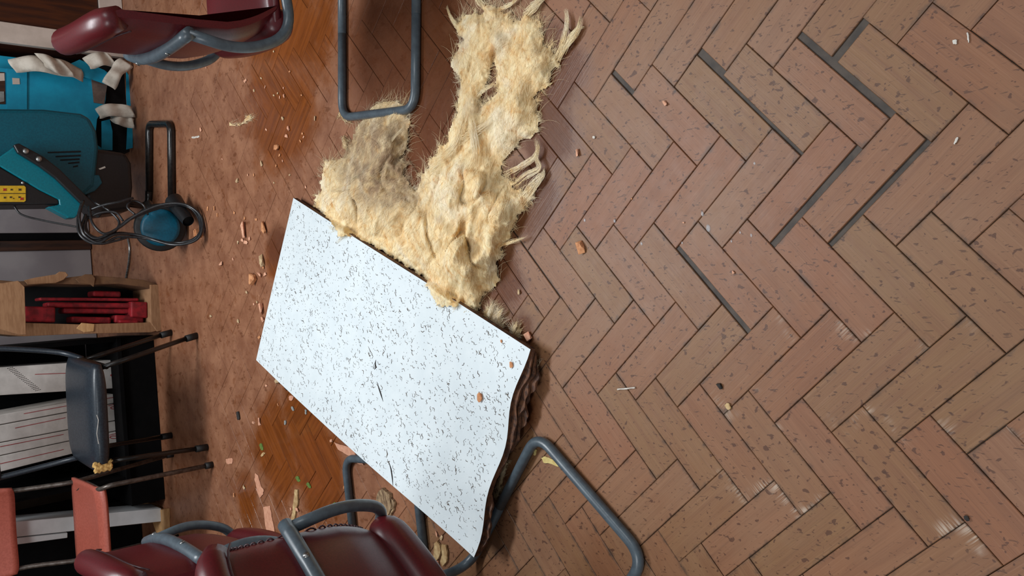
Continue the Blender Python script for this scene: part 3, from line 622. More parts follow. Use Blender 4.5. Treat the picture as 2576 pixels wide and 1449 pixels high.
# ------------------------------------------------------------------ red cantilever chairs
def chair_shapes():
    hy = 0.19; r = 0.0125; S_ = {}
    side = lambda s: fillet([(0.105, s * hy, 0.62), (0.083, s * (hy + 0.006), 0.50), (0.135, s * (hy + 0.008), 0.375), (0.30, s * (hy + 0.004), 0.405), (0.46, s * hy, 0.425), (0.47, s * hy, 0.2)], 0.075, 8)
    leg = lambda s: fillet([(0.47, s * hy, 0.2), (0.475, s * hy, r), (0.25, s * hy, r)], 0.07, 8)
    S_['floor_runner'] = MB().tube(fillet([(0.25, -hy, r), (0, -hy, r), (0, hy, r), (0.25, hy, r)], 0.055, 9), r, 14).mesh('floor_runner', True)
    for n, s in (('a', 1), ('b', -1)):
        S_['side' + n] = MB().tube(side(s), r, 14).mesh('side_rail', True); S_['leg' + n] = MB().tube(leg(s), r, 14).mesh('leg', True)
    S_['back_rail'] = MB().tube([(0.105 - 0.030 * math.sin(math.pi * (i / 14)), hy + 0.012 - (2 * hy + 0.024) * i / 14, 0.62 + 0.012 * math.sin(math.pi * i / 14)) for i in range(15)], 0.0145, 14).mesh('back_rail', True)
    # padded back: rounded slab curved round the sitter, fat rolled top
    def back(u, v):
        a = 2 * math.pi * u; y = (v - 0.5) * 2; hy2 = 0.188
        cx, cz = math.cos(a), math.sin(a); sg = lambda q: (1 if q >= 0 else -1) * abs(q) ** 0.55
        zc, zh = 0.598, 0.205; th = 0.023
        z = zc + sg(cz) * zh; top = max(0, (z - 0.73) / 0.07)
        endr = (1 - abs(y) ** 8)
        thk = th * (0.35 + 0.65 * endr) * (1.0 + 0.5 * top)
        bow = -0.030 * math.sqrt(max(0, 1 - 0.9 * y * y)) + 0.012
        lean = 0.118 - 0.10 * (z - 0.62) * 0.35 + (0.055 * max(0, (0.56 - z) / 0.16) ** 2)
        z = zc + (z - zc) * (0.92 + 0.08 * endr) - 0.018 * abs(y) ** 3 * top
        return (lean + bow + sg(cx) * thk + 0.010, y * hy2, z)
    S_['backrest'] = MB().grid(back, 40, 31, True).mesh('backrest', True)
    for n, v in (('a', 0.0), ('b', 1.0)):
        pts = [back(i / 40, v) for i in range(40)]; b = MB(); b.v = [tuple(np.mean(np.array(pts), axis=0))] + pts; b.f = [(0, 1 + i, 1 + (i + 1) % 40) for i in range(40)]; S_['panel' + n] = b.mesh('side_panel')
    roll = [(0.5 * (back(0.30, v)[0] + back(0.20, v)[0]) - 0.006, back(0.30, v)[1], back(0.25, v)[2] - 0.014) for v in np.linspace(0.01, 0.99, 21)]
    S_['top_roll'] = MB().tube(roll, 0.031, 18, taper=lambda t: 0.8 + 0.2 * min(1, 10 * t, 10 * (1 - t))).mesh('top_roll', True)
    rp = [(p[0] - 0.024, p[1], p[2] - 0.021) for p in roll]
    S_['piping'] = MB().tube(rp, 0.0022, 6).mesh('piping', True)
    for n, v, s in (('a', 1.0, 1), ('b', 0.0, -1)):   # whip-stitched lacing along each side of the back
        pts = []
        for i in range(200):
            t = i / 199; u = 0.34 + 0.30 * t; p = Vector(back(u, v)); a = t * 2 * math.pi * 26; pts.append(p + Vector((math.cos(a) * 0.0045, s * (math.sin(a) * 0.0035 - 0.001), 0)))
        S_['lace' + n] = MB().tube(pts, 0.0019, 5).mesh('lacing', True)
    def seat(u, v):
        a = 2 * math.pi * u; y = (v - 0.5) * 2; sg = lambda q, e: (1 if q >= 0 else -1) * abs(q) ** e
        x = 0.335 + sg(math.cos(a), 0.45) * 0.185; back_ = max(0, (0.22 - x) / 0.1); th = 0.026 + 0.012 * back_; endr = (1 - abs(y) ** 7)
        z = 0.418 + 0.10 * (x - 0.325) * 0.4 - 0.012 * back_ - 0.010 * (1 - y * y) + sg(math.sin(a), 0.7) * th * (0.4 + 0.6 * endr)
        return (x, y * 0.185, z)
    b = MB().grid(seat, 40, 25, True)
    for vi in (0, 24): b.f.append(tuple(i * 25 + vi for i in range(40)))
    S_['seat'] = b.mesh('seat', True)
    S_['seat_roll'] = MB().tube([(0.168 - 0.012 * (1 - y * y), y * 0.186, 0.398 - 0.010 * (1 - y * y)) for y in np.linspace(-1, 1, 21)], 0.043, 22, taper=lambda t: 0.55 + 0.45 * math.sqrt(min(1, 9 * t, 9 * (1 - t)))).mesh('seat_roll', True)
    for n, v0, v1, sg in (('a', 0.93, 1.0, 1), ('b', 0.07, 0.0, -1)):
        def strip(u, v, v0=v0, v1=v1, sg=sg):
            p = back(0.335 + 0.14 * u, v0 + (v1 - v0) * v * math.sin(math.pi * min(1, 0.08 + u * 1.1))); return (p[0] - 0.0015, p[1] + sg * 0.0015, p[2])
        S_['backing' + n] = MB().grid(strip, 12, 5).mesh('edge_backing', True)
    S_['screw'] = MB().tube([(0, 0, 0), (-0.002, 0, 0.001)], 0.006, 12).mesh('screw', True)
    return S_
CS = chair_shapes()
def red_chair(label, loc, deg, lace=True, far='a'):
    t = thing('red_chair', label, 'chair', loc, math.radians(deg), 'dark red vinyl chairs on grey tube frames')
    for k, n, m in (('floor_runner', 'floor_runner', 'tube'), ('sidea', 'side_rail', 'tube'), ('sideb', 'side_rail', 'tube'), ('lega', 'leg', 'tube'), ('legb', 'leg', 'tube'), ('back_rail', 'back_rail', 'tube'), ('seat', 'seat', 'leather'), ('seat_roll', 'seat_roll', 'leather')): link(n, CS[k], m, t)
    br = link('backrest', CS['backrest'], 'leather', t); link('side_panel', CS['panela'], 'leather', br); link('side_panel', CS['panelb'], 'leather', br); link('top_roll', CS['top_roll'], 'leather', br); link('piping', CS['piping'], 'thread', br)
    if lace:
        for k in 'ab': link('lacing', CS['lace' + k], 'thread', br)
    else: link('edge_backing', CS['backing' + far], 'yellow', br)
    for y in (0.10, -0.10):
        o = link('screw', CS['screw'], 'screw', t); o.location = (0.105 - 0.030 * math.sin(math.pi * (0.5 + y / 0.4)) - 0.0135, y, 0.632)
    return t
red_chair('dark red vinyl chair at the right, beyond the wool heap, near the blue carton', (0.528, 1.962, 0), -8, False)
red_chair('dark red vinyl chair at the left, partly hidden behind the laced one', (-0.485, 2.09, 0), 184, False, 'b')
red_chair('nearest dark red chair with laced edges, its bent runner under the tile corner', (-0.462, 1.237, 0), 141.8, True)

# ------------------------------------------------------------------ white framed cabinet, blue carton, pale board (far right)
cab = thing('cabinet', 'off white cabinet with dark brown door behind the right red chair', 'cabinet', (1.6, 4.12, 0))
xs0, xs1 = 1.245, 1.335
def cb(name, x0, x1, y0, y1, z0, z1, mat, par=cab, org=(1.6, 4.12, 0)):
    o = MB().box(((x0 + x1) / 2 - org[0], (y0 + y1) / 2 - org[1], (z0 + z1) / 2 - org[2]), (abs(x1 - x0), abs(y1 - y0), abs(z1 - z0))).build(name, mat, par); return bev(o, 0.002)
cb('stile', xs0, xs1, 4.10, 4.13, 0.002, 1.5, 'white_frame'); cb('bottom_rail', xs1, 2.0, 4.10, 4.13, 0.002, 0.105, 'white_frame'); cb('door', xs1 + 0.003, 2.0, 4.115, 4.135, 0.108, 1.5, 'brown_door'); cb('carcass', xs0, 2.0, 4.137, 4.6, 0.002, 1.5, 'brown_door')
pb = MB().prism([atY(-60, 124, 4.50), atY(235, 140, 4.50), atY(235, 158, 4.50), atY(-60, 143, 4.50)], (0, 0.03, 0)).build('blue_board', 'pale_blue'); tag(pb, 'narrow pale blue board standing between cabinet and blue carton', 'board')
tb = MB().prism([atY(-60, 146, 4.56), atY(225, 156, 4.56), atY(225, 215, 4.56), atY(-60, 215, 4.56)], (0, 0.03, 0)).build('brown_board', 'dark_wood'); tag(tb, 'brown timber board leaning behind the blue carton', 'board')
BX = Vector((1.0, 4.12, 0))
bc = thing('blue_carton', 'torn bright blue carton standing behind the teal shredder', 'carton', BX)
YB = 4.10
def bpoly(name, px, Y, dep, mat, par=bc, org=BX):
    return MB().prism([Vector(atY(x, y, Y)) - org for x, y in px], (0, dep, 0)).build(name, mat, par)
bpoly('front_panel', [(-60, 166), (0, 171), (70, 178), (165, 190), (232, 199), (268, 212), (266, 250), (262, 268), (244, 300), (238, 360), (255, 372), (258, 400), (-60, 400)], YB, 0.006, 'blue_card')
bpoly('side_fold', [(17, 172), (68, 179), (68, 400), (17, 400)], YB - 0.006, 0.005, 'blue_card')
bpoly('lower_strip', [(318, 180), (328, 196), (333, 250), (334, 372), (318, 376), (322, 300), (318, 240)], YB - 0.012, 0.006, 'blue_card')
bpoly('lower_flap', [(256, 305), (276, 300), (283, 330), (283, 378), (256, 376)], YB - 0.008, 0.005, 'blue_card')
bpoly('opening_shade', [(200, 150), (320, 155), (334, 200), (334, 380), (200, 395)], YB + 0.05, 0.24, 'void')  # black sheet standing for the shade inside the torn opening
cb('back_body', 0.84, 1.20, 4.16, 4.45, 0.02, 0.75, 'blue_card', bc, BX)
bpoly('open_flap', [(150, 172), (200, 150), (262, 176), (275, 186), (273, 214), (232, 200), (190, 188)], YB - 0.03, 0.005, 'blue_card')
bpoly('tape_patch', [(230, 200), (270, 212), (262, 262), (236, 258)], YB - 0.004, 0.003, 'tape')
bpoly('sticker', [(31, 196), (49, 197), (50, 212), (32, 212)], YB - 0.008, 0.002, 'white_frame')
bpoly('printed_band', [(-40, 178), (12, 182), (14, 262), (-40, 262)], YB - 0.003, 0.002, 'dark_wood')
bpoly('printed_patch', [(-30, 184), (11, 184), (12, 203), (-30, 205)], YB - 0.006, 0.002, 'white_frame'); bpoly('printed_patch', [(-30, 230), (10, 230), (11, 255), (-30, 262)], YB - 0.006, 0.002, 'grey')
def paper(name, label, pts, w, Y0, curl=0.03, grp='torn white paper strips on the blue carton'):
    P = [Vector(atY(x, y, Y0 + dy)) for x, y, dy in pts]; C = spline(P, 6); org = C[0]; b = MB(); n = len(C)
    wd_ = [Vector((w[0], 0.0, w[1]))] * n
    for i, p in enumerate(C):
        q = i / (n - 1); sc = 0.75 + 0.25 * math.sin(q * 3)
        for j in range(5):
            s = (j / 4 - 0.5) * sc; b.v.append(tuple(p - org + wd_[i] * s + Vector((0, -curl * 0.3 * (1 - 4 * s * s) + 0.010 * math.sin(i * 0.55 + j * 0.5), 0.008 * math.sin(i * 0.4 + j * 0.9 + len(pts))))))
    for i in range(n - 1):
        for j in range(4): a = i * 5 + j; b.f.append((a, a + 1, a + 6, a + 5))
    o = b.build(name, 'paper', None, True); o.location = org; m = o.modifiers.new('thickness', 'SOLIDIFY'); m.thickness = 0.0015
    return tag(o, label, 'paper', grp)
paper('paper_strip', 'crumpled white paper lying over the top of the blue carton', [(30, 166, -0.02), (80, 160, -0.05), (130, 166, -0.06), (170, 174, -0.05), (208, 190, -0.03)], (0.075, 0.02), YB - 0.02, 0.02)
paper('paper_strip', 'crumpled white paper tongue above the carton top fold', [(100, 150, 0), (125, 160, -0.02), (150, 168, -0.02), (175, 176, 0)], (0.075, 0.03), YB - 0.09, 0.02)
paper('paper_strip', 'white paper strip curling off the carton toward the cabinet', [(218, 160, 0), (245, 150, -0.02), (268, 148, -0.02), (286, 156, 0)], (0.065, 0.02), YB - 0.07, 0.015)
paper('paper_strip', 'pointed white paper strip crossing the dark carton opening', [(274, 216, 0), (286, 192, -0.03), (300, 172, -0.04), (318, 158, -0.03)], (0.045, 0.05), YB - 0.06, 0.01)
paper('paper_strip', 'upper white paper band across the lower carton opening', [(246, 286, 0), (268, 278, -0.03), (300, 277, -0.04), (334, 282, -0.03)], (0.062, 0.0), YB - 0.06, 0.01)
paper('paper_strip', 'lower white paper band sagging across the carton opening', [(276, 290, 0), (296, 298, -0.03), (316, 304, -0.03), (336, 312, -0.02)], (0.055, -0.02), YB - 0.05, 0.01)

# ------------------------------------------------------------------ teal garden shredder
SH = Vector((0.62, 3.75, 0))
sh = thing('garden_shredder', 'teal electric garden shredder with black tube stand and wheel', 'machine', SH)
def spoly(name, px, Y, dep, mat, par=sh, bw=0.006):
    return bev(MB().prism([Vector(atY(x, y, Y)) - SH for x, y in px], (0, dep, 0)).build(name, mat, par), bw, 3)
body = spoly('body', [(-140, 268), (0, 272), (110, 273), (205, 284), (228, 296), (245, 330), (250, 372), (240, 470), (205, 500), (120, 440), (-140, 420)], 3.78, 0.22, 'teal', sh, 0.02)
for i, (x0, x1, y) in enumerate(((120, 203, 382), (140, 203, 392), (152, 200, 401), (172, 200, 409), (184, 196, 418))):
    spoly('vent_slot', [(x0, y), (x1, y - 3), (x1, y + 1), (x0, y + 3)], 3.777, 0.004, 'void', body, 0.0005)
chute = spoly('chute', [(-120, 470), (-60, 400), (0, 394), (40, 366), (60, 388), (95, 408), (140, 440), (205, 505), (212, 520), (190, 548), (172, 548), (120, 520), (150, 515), (148, 502), (100, 478), (0, 418), (-120, 480)], 3.70, 0.06, 'teal_pale', sh, 0.005)
pan = spoly('side_panel', [(-140, 440), (0, 420), (100, 478), (148, 502), (148, 514), (0, 516), (-140, 516)], 3.705, 0.16, 'black_plastic', sh, 0.006)
lb = spoly('warning_label', [(-40, 467), (61, 467), (65, 471), (65, 505), (61, 508), (-40, 508)], 3.702, 0.003, 'label_yellow', sh, 0.0008)
spoly('label_rule', [(-40, 486), (64, 486), (64, 487.5), (-40, 487.5)], 3.7005, 0.0015, 'label_ink', lb, 0.0001)
for (x, y, s, m) in ((12, 477, 6, 'label_red'), (29, 477, 4, 'label_ink'), (50, 477, 5, 'label_ink'), (12, 497, 4, 'label_ink'), (27, 496, 4, 'label_ink'), (34, 499, 2, 'label_ink'), (55, 500, 6, 'label_red'), (49, 496, 4, 'label_ink')):
    spoly('pictogram', [(x + s * (1 if k % 2 else 0.55) * math.cos(k * math.pi / 4), y + 0.8 * s * (1 if k % 2 else 0.55) * math.sin(k * math.pi / 4)) for k in range(8)], 3.7005, 0.0015, m, lb, 0.0001)
strap = spoly('clamp_bar', [(34, 364), (48, 360), (110, 394), (150, 425), (215, 490), (262, 535), (250, 548), (205, 512), (140, 448), (100, 418), (45, 384)], 3.672, 0.025, 'black_plastic', sh, 0.005)
for (x, y) in ((65, 380), (98, 400)):
    p = Vector(atY(x, y, 3.668)) - SH; MB().tube([p, p + Vector((0, -0.004, 0)), p + Vector((0, -0.007, 0))], 0.012, 14, taper=lambda t: 1 - 0.5 * t * t).build('bolt', 'screw', strap, True)
p = Vector(atY(57, 460, 3.70)) - SH; MB().cyl(p, p + Vector((0, -0.005, 0)), 0.006, 12).build('rivet', 'screw', pan, True)
mot = spoly('motor_housing', [(202, 378), (240, 372), (318, 384), (332, 410), (336, 470), (330, 530), (250, 540), (215, 500), (206, 440)], 3.80, 0.2, 'black_plastic', sh, 0.02)
spoly('lower_guard', [(205, 470), (215, 440), (250, 440), (258, 460), (240, 480), (215, 490)], 3.785, 0.05, 'teal', sh, 0.004)
spoly('motor_plate', [(248, 424), (264, 418), (266, 422), (252, 427)], 3.797, 0.004, 'white', mot, 0.0005)
A_ = [at(375, 480, 0.016), at(375, 312, 0.016), at(430, 312, 0.016), at(432, 520, 0.016)]
st = fillet([Vector(a) - SH for a in A_], 0.04, 8); MB().tube(st, 0.016, 12).build('stand_frame', 'black_tube', sh, True)
c = Vector(atY(402, 572, 3.66)); c.z = 0.105; ax = Vector((-0.12, -1, 0.25)).normalized()
c = Vector(at(402, 572, 0.105)) - SH
wl = MB().tube([c - ax * 0.028, c - ax * 0.022, c + ax * 0.022, c + ax * 0.028], 0.1, 36, taper=lambda t: 0.93 if t in (0, 1) else 1.0).build('wheel', 'rubber', sh, True)
hb = MB().tube([c + ax * 0.026, c + ax * 0.034, c + ax * 0.04], 0.078, 36, taper=lambda t: (1, 0.97, 0.8)[int(round(t * 2))]).build('hub_cap', 'teal_hub', wl, True)
MB().cyl(c - ax * 0.03, c + Vector((0.12, 0.12, 0)), 0.014).build('axle', 'black_tube', sh, True)
p0 = Vector(at(437, 505, 0.06)) - SH; p1 = Vector(at(474, 557, 0.05)) - SH
MB().tube([p0, (p0 + p1) / 2, p1], 0.036, 20, taper=lambda t: 1 - 0.35 * t, cap=False).build('stand_foot_socket', 'black_plastic', sh, True)
MB().cyl(p0.lerp(p1, 0.3), p0.lerp(p1, 0.9), 0.024, 18).build('socket_bore', 'void', sh, True)
up = [(0.02, 0.0, 0.016), (0.0, 0.02, 0.22)]
MB().tube(fillet([Vector(at(375, 480, 0.016)) - SH, Vector(at(372, 520, 0.016)) - SH, Vector(atY(250, 500, 3.86)) - SH], 0.05), 0.016, 12).build('stand_post', 'black_tube', sh, True)
# cable coil hanging at the wheel
cab_ = thing('power_cable', 'coiled grey black mains cable draped over the shredder wheel', 'cable', Vector(at(480, 590)))
o_ = Vector(at(480, 590)); Yc = 3.5
def cpath(pts, r=0.0055, name='loop'):
    P = spline([Vector(atY(x, y, Yy)) - o_ for x, y, Yy in pts], 8); MB().tube(P, r, 8).build(name, 'cable', cab_, True)
cpath([(215, 540, 3.51), (205, 580, 3.47), (235, 606, 3.45), (275, 592, 3.45), (320, 556, 3.45), (380, 530, 3.43), (440, 516, 3.39), (480, 524, 3.35), (502, 556, 3.31), (500, 590, 3.29), (470, 608, 3.31), (420, 610, 3.37), (350, 594, 3.44), (300, 586, 3.45), (255, 600, 3.45), (220, 585, 3.47), (215, 540, 3.51)])
cpath([(222, 545, 3.51), (212, 578, 3.47), (240, 600, 3.45), (285, 582, 3.44), (330, 548, 3.44), (400, 520, 3.41), (455, 514, 3.37), (494, 530, 3.32), (506, 566, 3.29), (496, 596, 3.28), (455, 614, 3.32), (400, 606, 3.39), (340, 590, 3.44), (290, 590, 3.44), (250, 610, 3.44), (225, 600, 3.46), (205, 560, 3.49)])
cpath([(210, 505, 3.55), (200, 545, 3.49), (212, 590, 3.46), (250, 612, 3.44), (290, 606, 3.44), (318, 598, 3.44)], 0.005)
cpath([(222, 530, 3.53), (260, 516, 3.49), (300, 508, 3.47), (335, 498, 3.47)]); cpath([(218, 552, 3.51), (250, 536, 3.49), (290, 534, 3.47), (310, 556, 3.46)], 0.0045)
cpath([(225, 520, 3.53), (232, 560, 3.47), (262, 588, 3.44), (300, 572, 3.44), (345, 540, 3.42), (410, 514, 3.38), (470, 516, 3.33), (508, 550, 3.28), (498, 600, 3.27), (440, 616, 3.33), (370, 600, 3.42), (300, 596, 3.44), (262, 612, 3.44), (230, 604, 3.46), (212, 560, 3.50)])
cpath([(205, 512, 3.54), (196, 550, 3.50), (200, 588, 3.47), (228, 610, 3.45), (262, 612, 3.44)], 0.0055); cpath([(240, 510, 3.54), (275, 530, 3.50), (300, 560, 3.47), (285, 590, 3.45)], 0.005); cpath([(340, 540, 3.45), (320, 520, 3.47), (335, 505, 3.48), (360, 515, 3.47), (372, 540, 3.45)], 0.0045)
tie = MB().box((0, 0, 0), (0.035, 0.02, 0.036), 0, 0.005).build('cable_tie_block', 'brick2', cab_); tie.location = Vector(atY(499, 587, 3.30)) - o_
MB().tube(spline([Vector(atY(35, 518, 3.75)), Vector(atY(55, 540, 3.74)), Vector(atY(110, 555, 3.72)), Vector(atY(200, 572, 3.66))], 8), 0.004, 8).build('hose', 'cable', None, True); tag(bpy.data.objects['hose'], 'thin dark lead sagging below the shredder label', 'cable')
lead = MB().tube(spline([at(322, 600, 0.006), at(326, 625, 0.006), at(324, 660, 0.006), at(317, 700, 0.006), at(312, 730, 0.006)], 8), 0.0055, 8).build('floor_lead', 'screw', None, True); tag(lead, 'pale grey lead lying on the floor between shredder and brown carton', 'cable')

# ------------------------------------------------------------------ open brown carton with red cloth
CX = Vector((0.03, 3.95, 0))
cx = thing('cardboard_box', 'brown cardboard box stood on end, open side showing red folded cloth', 'box', CX)
YC = 3.90
def cpoly(name, px, Y, dep, mat, par=cx):
    return bev(MB().prism([Vector(atY(x, y, Y)) - CX for x, y in px], (0, dep, 0)).build(name, mat, par), 0.0015, 1)
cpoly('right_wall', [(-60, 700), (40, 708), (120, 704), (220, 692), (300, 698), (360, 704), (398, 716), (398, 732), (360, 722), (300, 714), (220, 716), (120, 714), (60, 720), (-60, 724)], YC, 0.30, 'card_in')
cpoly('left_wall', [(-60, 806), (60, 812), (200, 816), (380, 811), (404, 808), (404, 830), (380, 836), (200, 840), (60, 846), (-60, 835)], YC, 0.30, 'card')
cpoly('bottom_wall', [(378, 716), (398, 716), (406, 726), (406, 832), (396, 834), (380, 812)], YC - 0.01, 0.31, 'card')
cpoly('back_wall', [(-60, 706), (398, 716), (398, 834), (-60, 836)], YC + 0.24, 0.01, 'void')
cpoly('top_flap', [(8, 712), (46, 706), (62, 722), (66, 842), (48, 842), (0, 828), (-40, 815), (-40, 712)], YC - 0.07, 0.008, 'card')
cpoly('seam_tape', [(205, 812), (238, 815), (236, 834), (212, 836), (192, 826)], YC - 0.004, 0.003, 'pale_wood')
for j, (x0, x1, y0, y1, dy) in enumerate(((60, 140, 770, 812, 0.03), (100, 350, 748, 758, 0.06), (235, 305, 731, 748, 0.09), (120, 340, 760, 775, 0.05), (160, 375, 774, 790, 0.07), (330, 372, 758, 800, 0.03), (290, 362, 792, 814, 0.05), (180, 280, 796, 814, 0.06), (300, 350, 804, 815, 0.02))):
    b = MB(); Y_ = YC + dy; zc = (x0 + x1) / 2; P = [Vector(atY(x0, y0, Y_)), Vector(atY(x1, y0 + 2, Y_)), Vector(atY(x1, y1, Y_)), Vector(atY(x0, y1 - 2, Y_))]
    b.prism(P, (0, 0.10, 0)); o = bev(b.build('red_cloth', 'red_cloth'), 0.008, 3); tag(o, ('broad red cloth at the upper left of the brown box', 'long thin red cloth strip highest along the box side', 'short red cloth piece tucked by the torn tape', 'long red cloth strip in the middle of the brown box', 'long dull red cloth strip below the middle one', 'bright red square cloth fold at the box bottom end', 'red cloth fold in the lower left box corner', 'dark red cloth fold along the left box wall', 'smallest red cloth scrap by the lower left box corner')[j], 'cloth', 'red folded cloths in the brown box')
cpoly('torn_tape', [(60, 705), (90, 698), (140, 690), (150, 683), (165, 684), (172, 692), (160, 704), (140, 712), (100, 714), (70, 716)], YC - 0.012, 0.004, 'card')
cpoly('torn_tape', [(190, 702), (214, 690), (232, 690), (240, 700), (236, 722), (228, 716), (200, 712)], YC - 0.014, 0.004, 'card_in')

# ------------------------------------------------------------------ black shelf unit with white cartons
SU = Vector((-0.75, 4.1, 0))
su = thing('shelf_unit', 'low black shelf unit against the far side holding white cartons', 'shelf', SU)
def sb(name, x0, x1, y0, y1, z0, z1, mat='black_unit', par=su): return cb(name, x0, x1, y0, y1, z0, z1, mat, par, SU)
sb('plinth', -0.88, -0.10, 4.00, 4.50, 0.002, 0.15); sb('bottom_shelf', -0.755, -0.10, 3.985, 4.50, 0.15, 0.17); sb('back_panel', -0.755, -0.10, 4.50, 4.52, 0.17, 1.3)
sb('side_wall', -0.115, -0.095, 4.0, 4.5, 0.17, 1.3); sb('side_wall', -0.755, -0.74, 4.0, 4.5, 0.17, 1.3)
SETF = 'white cartons leaning in the black shelf'
def file(px, Y, label, lines=(), ovals=(), grid=False):
    t = thing('white_carton', label, 'carton', Vector(atY(px[1][0], px[1][1], Y)), group=SETF); o_ = Vector(t.location)
    bev(MB().prism([Vector(atY(x, y, Y)) - o_ for x, y in px], (0, 0.22, 0)).build('carton_body', 'file', t), 0.003)
    def strip(name, q, mat):
        MB().prism([Vector(atY(x, y, Y - 0.0015)) - o_ for x, y in q], (0, 0.001, 0)).build(name, mat, t)
    for (x0, y0, x1, y1) in lines: strip('printed_line', [(x0, y0), (x1, y1), (x1, y1 + 1.6), (x0, y0 + 1.6)], 'red_line')
    for (x, y) in ovals:
        P = [(x + 11 * math.cos(a), y + 4.2 * math.sin(a)) for a in np.linspace(0, 2 * math.pi, 17)[:-1]]; Q = [(x + 8 * math.cos(a), y + 2.4 * math.sin(a)) for a in np.linspace(0, 2 * math.pi, 17)[:-1]]
        b = MB(); b.v = [tuple(Vector(atY(*p, Y - 0.0015)) - o_) for p in P + Q]; b.f = [(i, (i + 1) % 16, 16 + (i + 1) % 16, 16 + i) for i in range(16)]; b.build('printed_oval', 'red_line', t)
    if grid:
        b = MB()
        for i in range(17):
            for j in range(4):
                x = 18 + i * 4.4 + j * 4; y = 926 + i * 3.5 - j * 1.0
                b.prism([Vector(atY(x + a, y + c_, Y - 0.001)) - o_ for a, c_ in ((0, 0), (1.8, 0), (1.8, 1.8), (0, 1.8))], (0, 0.001, 0))
        b.build('hole_grid', 'dark', t)
    return t
file([(-90, 930), (318, 903), (318, 975), (-90, 1000)], 4.10, 'white carton with a perforated corner in the black shelf', ((88, 941, 165, 938), ), ((288, 944),), True)
file([(-90, 1060), (318, 985), (318, 1008), (-90, 1085)], 4.10, 'thin greyish white carton, first of the slanting ones beside the perforated carton', ((60, 1040, 300, 996),), ())
file([(-90, 1087), (318, 1010), (317, 1052), (-90, 1130)], 4.10, 'white carton with long red line, second of the slanting ones', ((38, 1076, 165, 1050), (272, 1020, 306, 1012)), ((288, 1026),))
file([(-90, 1132), (317, 1054), (315, 1078), (-90, 1165)], 4.10, 'plain white carton between two red lined slanting ones', ((0, 1123, 160, 1092),), ())
file([(-90, 1167), (315, 1080), (315, 1108), (-90, 1210)], 4.10, 'lowest slanting white carton nearest the dark shelf corner', ((0, 1166, 160, 1130), (275, 1094, 308, 1086)), ((286, 1100),))

# ------------------------------------------------------------------ black padded chair with torn corner
BC = Vector((-0.37, 3.55, 0))
bch = thing('padded_chair', 'black vinyl stacking chair with torn seat corner in front of the shelf', 'chair', BC, math.radians(-4))
def bw(P, org=BC): return Vector(P) - org
b = MB()
def bseat(u, v):
    a = 2 * math.pi * u; sg = lambda q, e: (1 if q >= 0 else -1) * abs(q) ** e; y = (v - 0.5) * 2; end = (1 - abs(y) ** 5)
    return (y * 0.205, sg(math.cos(a), 0.4) * 0.205 * (0.9 + 0.1 * end), 0.425 + sg(math.sin(a), 0.65) * (0.022 + 0.014 * end))
b.grid(bseat, 36, 25, True)
for vi in (0, 24): b.f.append(tuple(i * 25 + vi for i in range(36)))
bs = b.build('seat', 'black_vinyl', bch, True)
b = MB().grid(lambda u, v: (-0.199 + 0.035 * u + 0.004 * math.sin(v * 20), -0.196 + 0.012 * v - 0.012 * math.cos(u * 3), 0.462 - 0.062 * v - 0.004 * math.sin(u * 14)), 9, 9); o = b.build('torn_foam', 'foam', bs, True)
sol = o.modifiers.new('thickness', 'SOLIDIFY'); sol.thickness = 0.012; o.location = (0, -0.012, 0)
MB().tube([(0.02, -0.212, 0.445), (0.0, -0.213, 0.44), (-0.05, -0.213, 0.448), (-0.09, -0.213, 0.444)], 0.0011, 5).build('scuff', 'white', bs)
for (fx, fy, tx, ty_) in ((0.19, -0.15, 0.27, -0.07), (-0.18, -0.14, -0.20, -0.13), (0.185, 0.16, 0.265, 0.23), (-0.185, 0.16, -0.215, 0.29)):
    l = MB().tube([(fx, fy, 0.40), (fx + (tx - fx) * 0.3, fy + (ty_ - fy) * 0.3, 0.28), (tx, ty_, 0.012)], 0.010, 12).build('leg', 'black_tube', bch, True)
    MB().tube([(tx - (tx - fx) * 0.1, ty_ - (ty_ - fy) * 0.1, 0.05), (tx, ty_, 0.001)], 0.0145, 12).build('rubber_foot', 'rubber', l, True)
for s in (1, -1): MB().tube(spline([(s * 0.2, 0.12, 0.40), (s * 0.225, 0.2, 0.46), (s * 0.25, 0.25, 0.6), (s * 0.285, 0.30, 0.85)], 6), 0.011, 12).build('back_post', 'black_vinyl', bch, True)
MB().tube([(0.19, -0.15, 0.385), (0.19, 0.16, 0.385)], 0.010, 10).build('seat_rail', 'black_tube', bch, True); MB().tube([(-0.185, -0.15, 0.385), (-0.185, 0.16, 0.385)], 0.010, 10).build('seat_rail', 'black_tube', bch, True)
b = MB().grid(lambda u, v: ((u - 0.5) * 0.54, 0.28 + 0.03 * math.cos((u - 0.5) * 3) + 0.05 * v, 0.68 + 0.2 * v), 9, 5); o = b.build('backrest', 'black_vinyl', bch, True); m = o.modifiers.new('thickness', 'SOLIDIFY'); m.thickness = 0.03

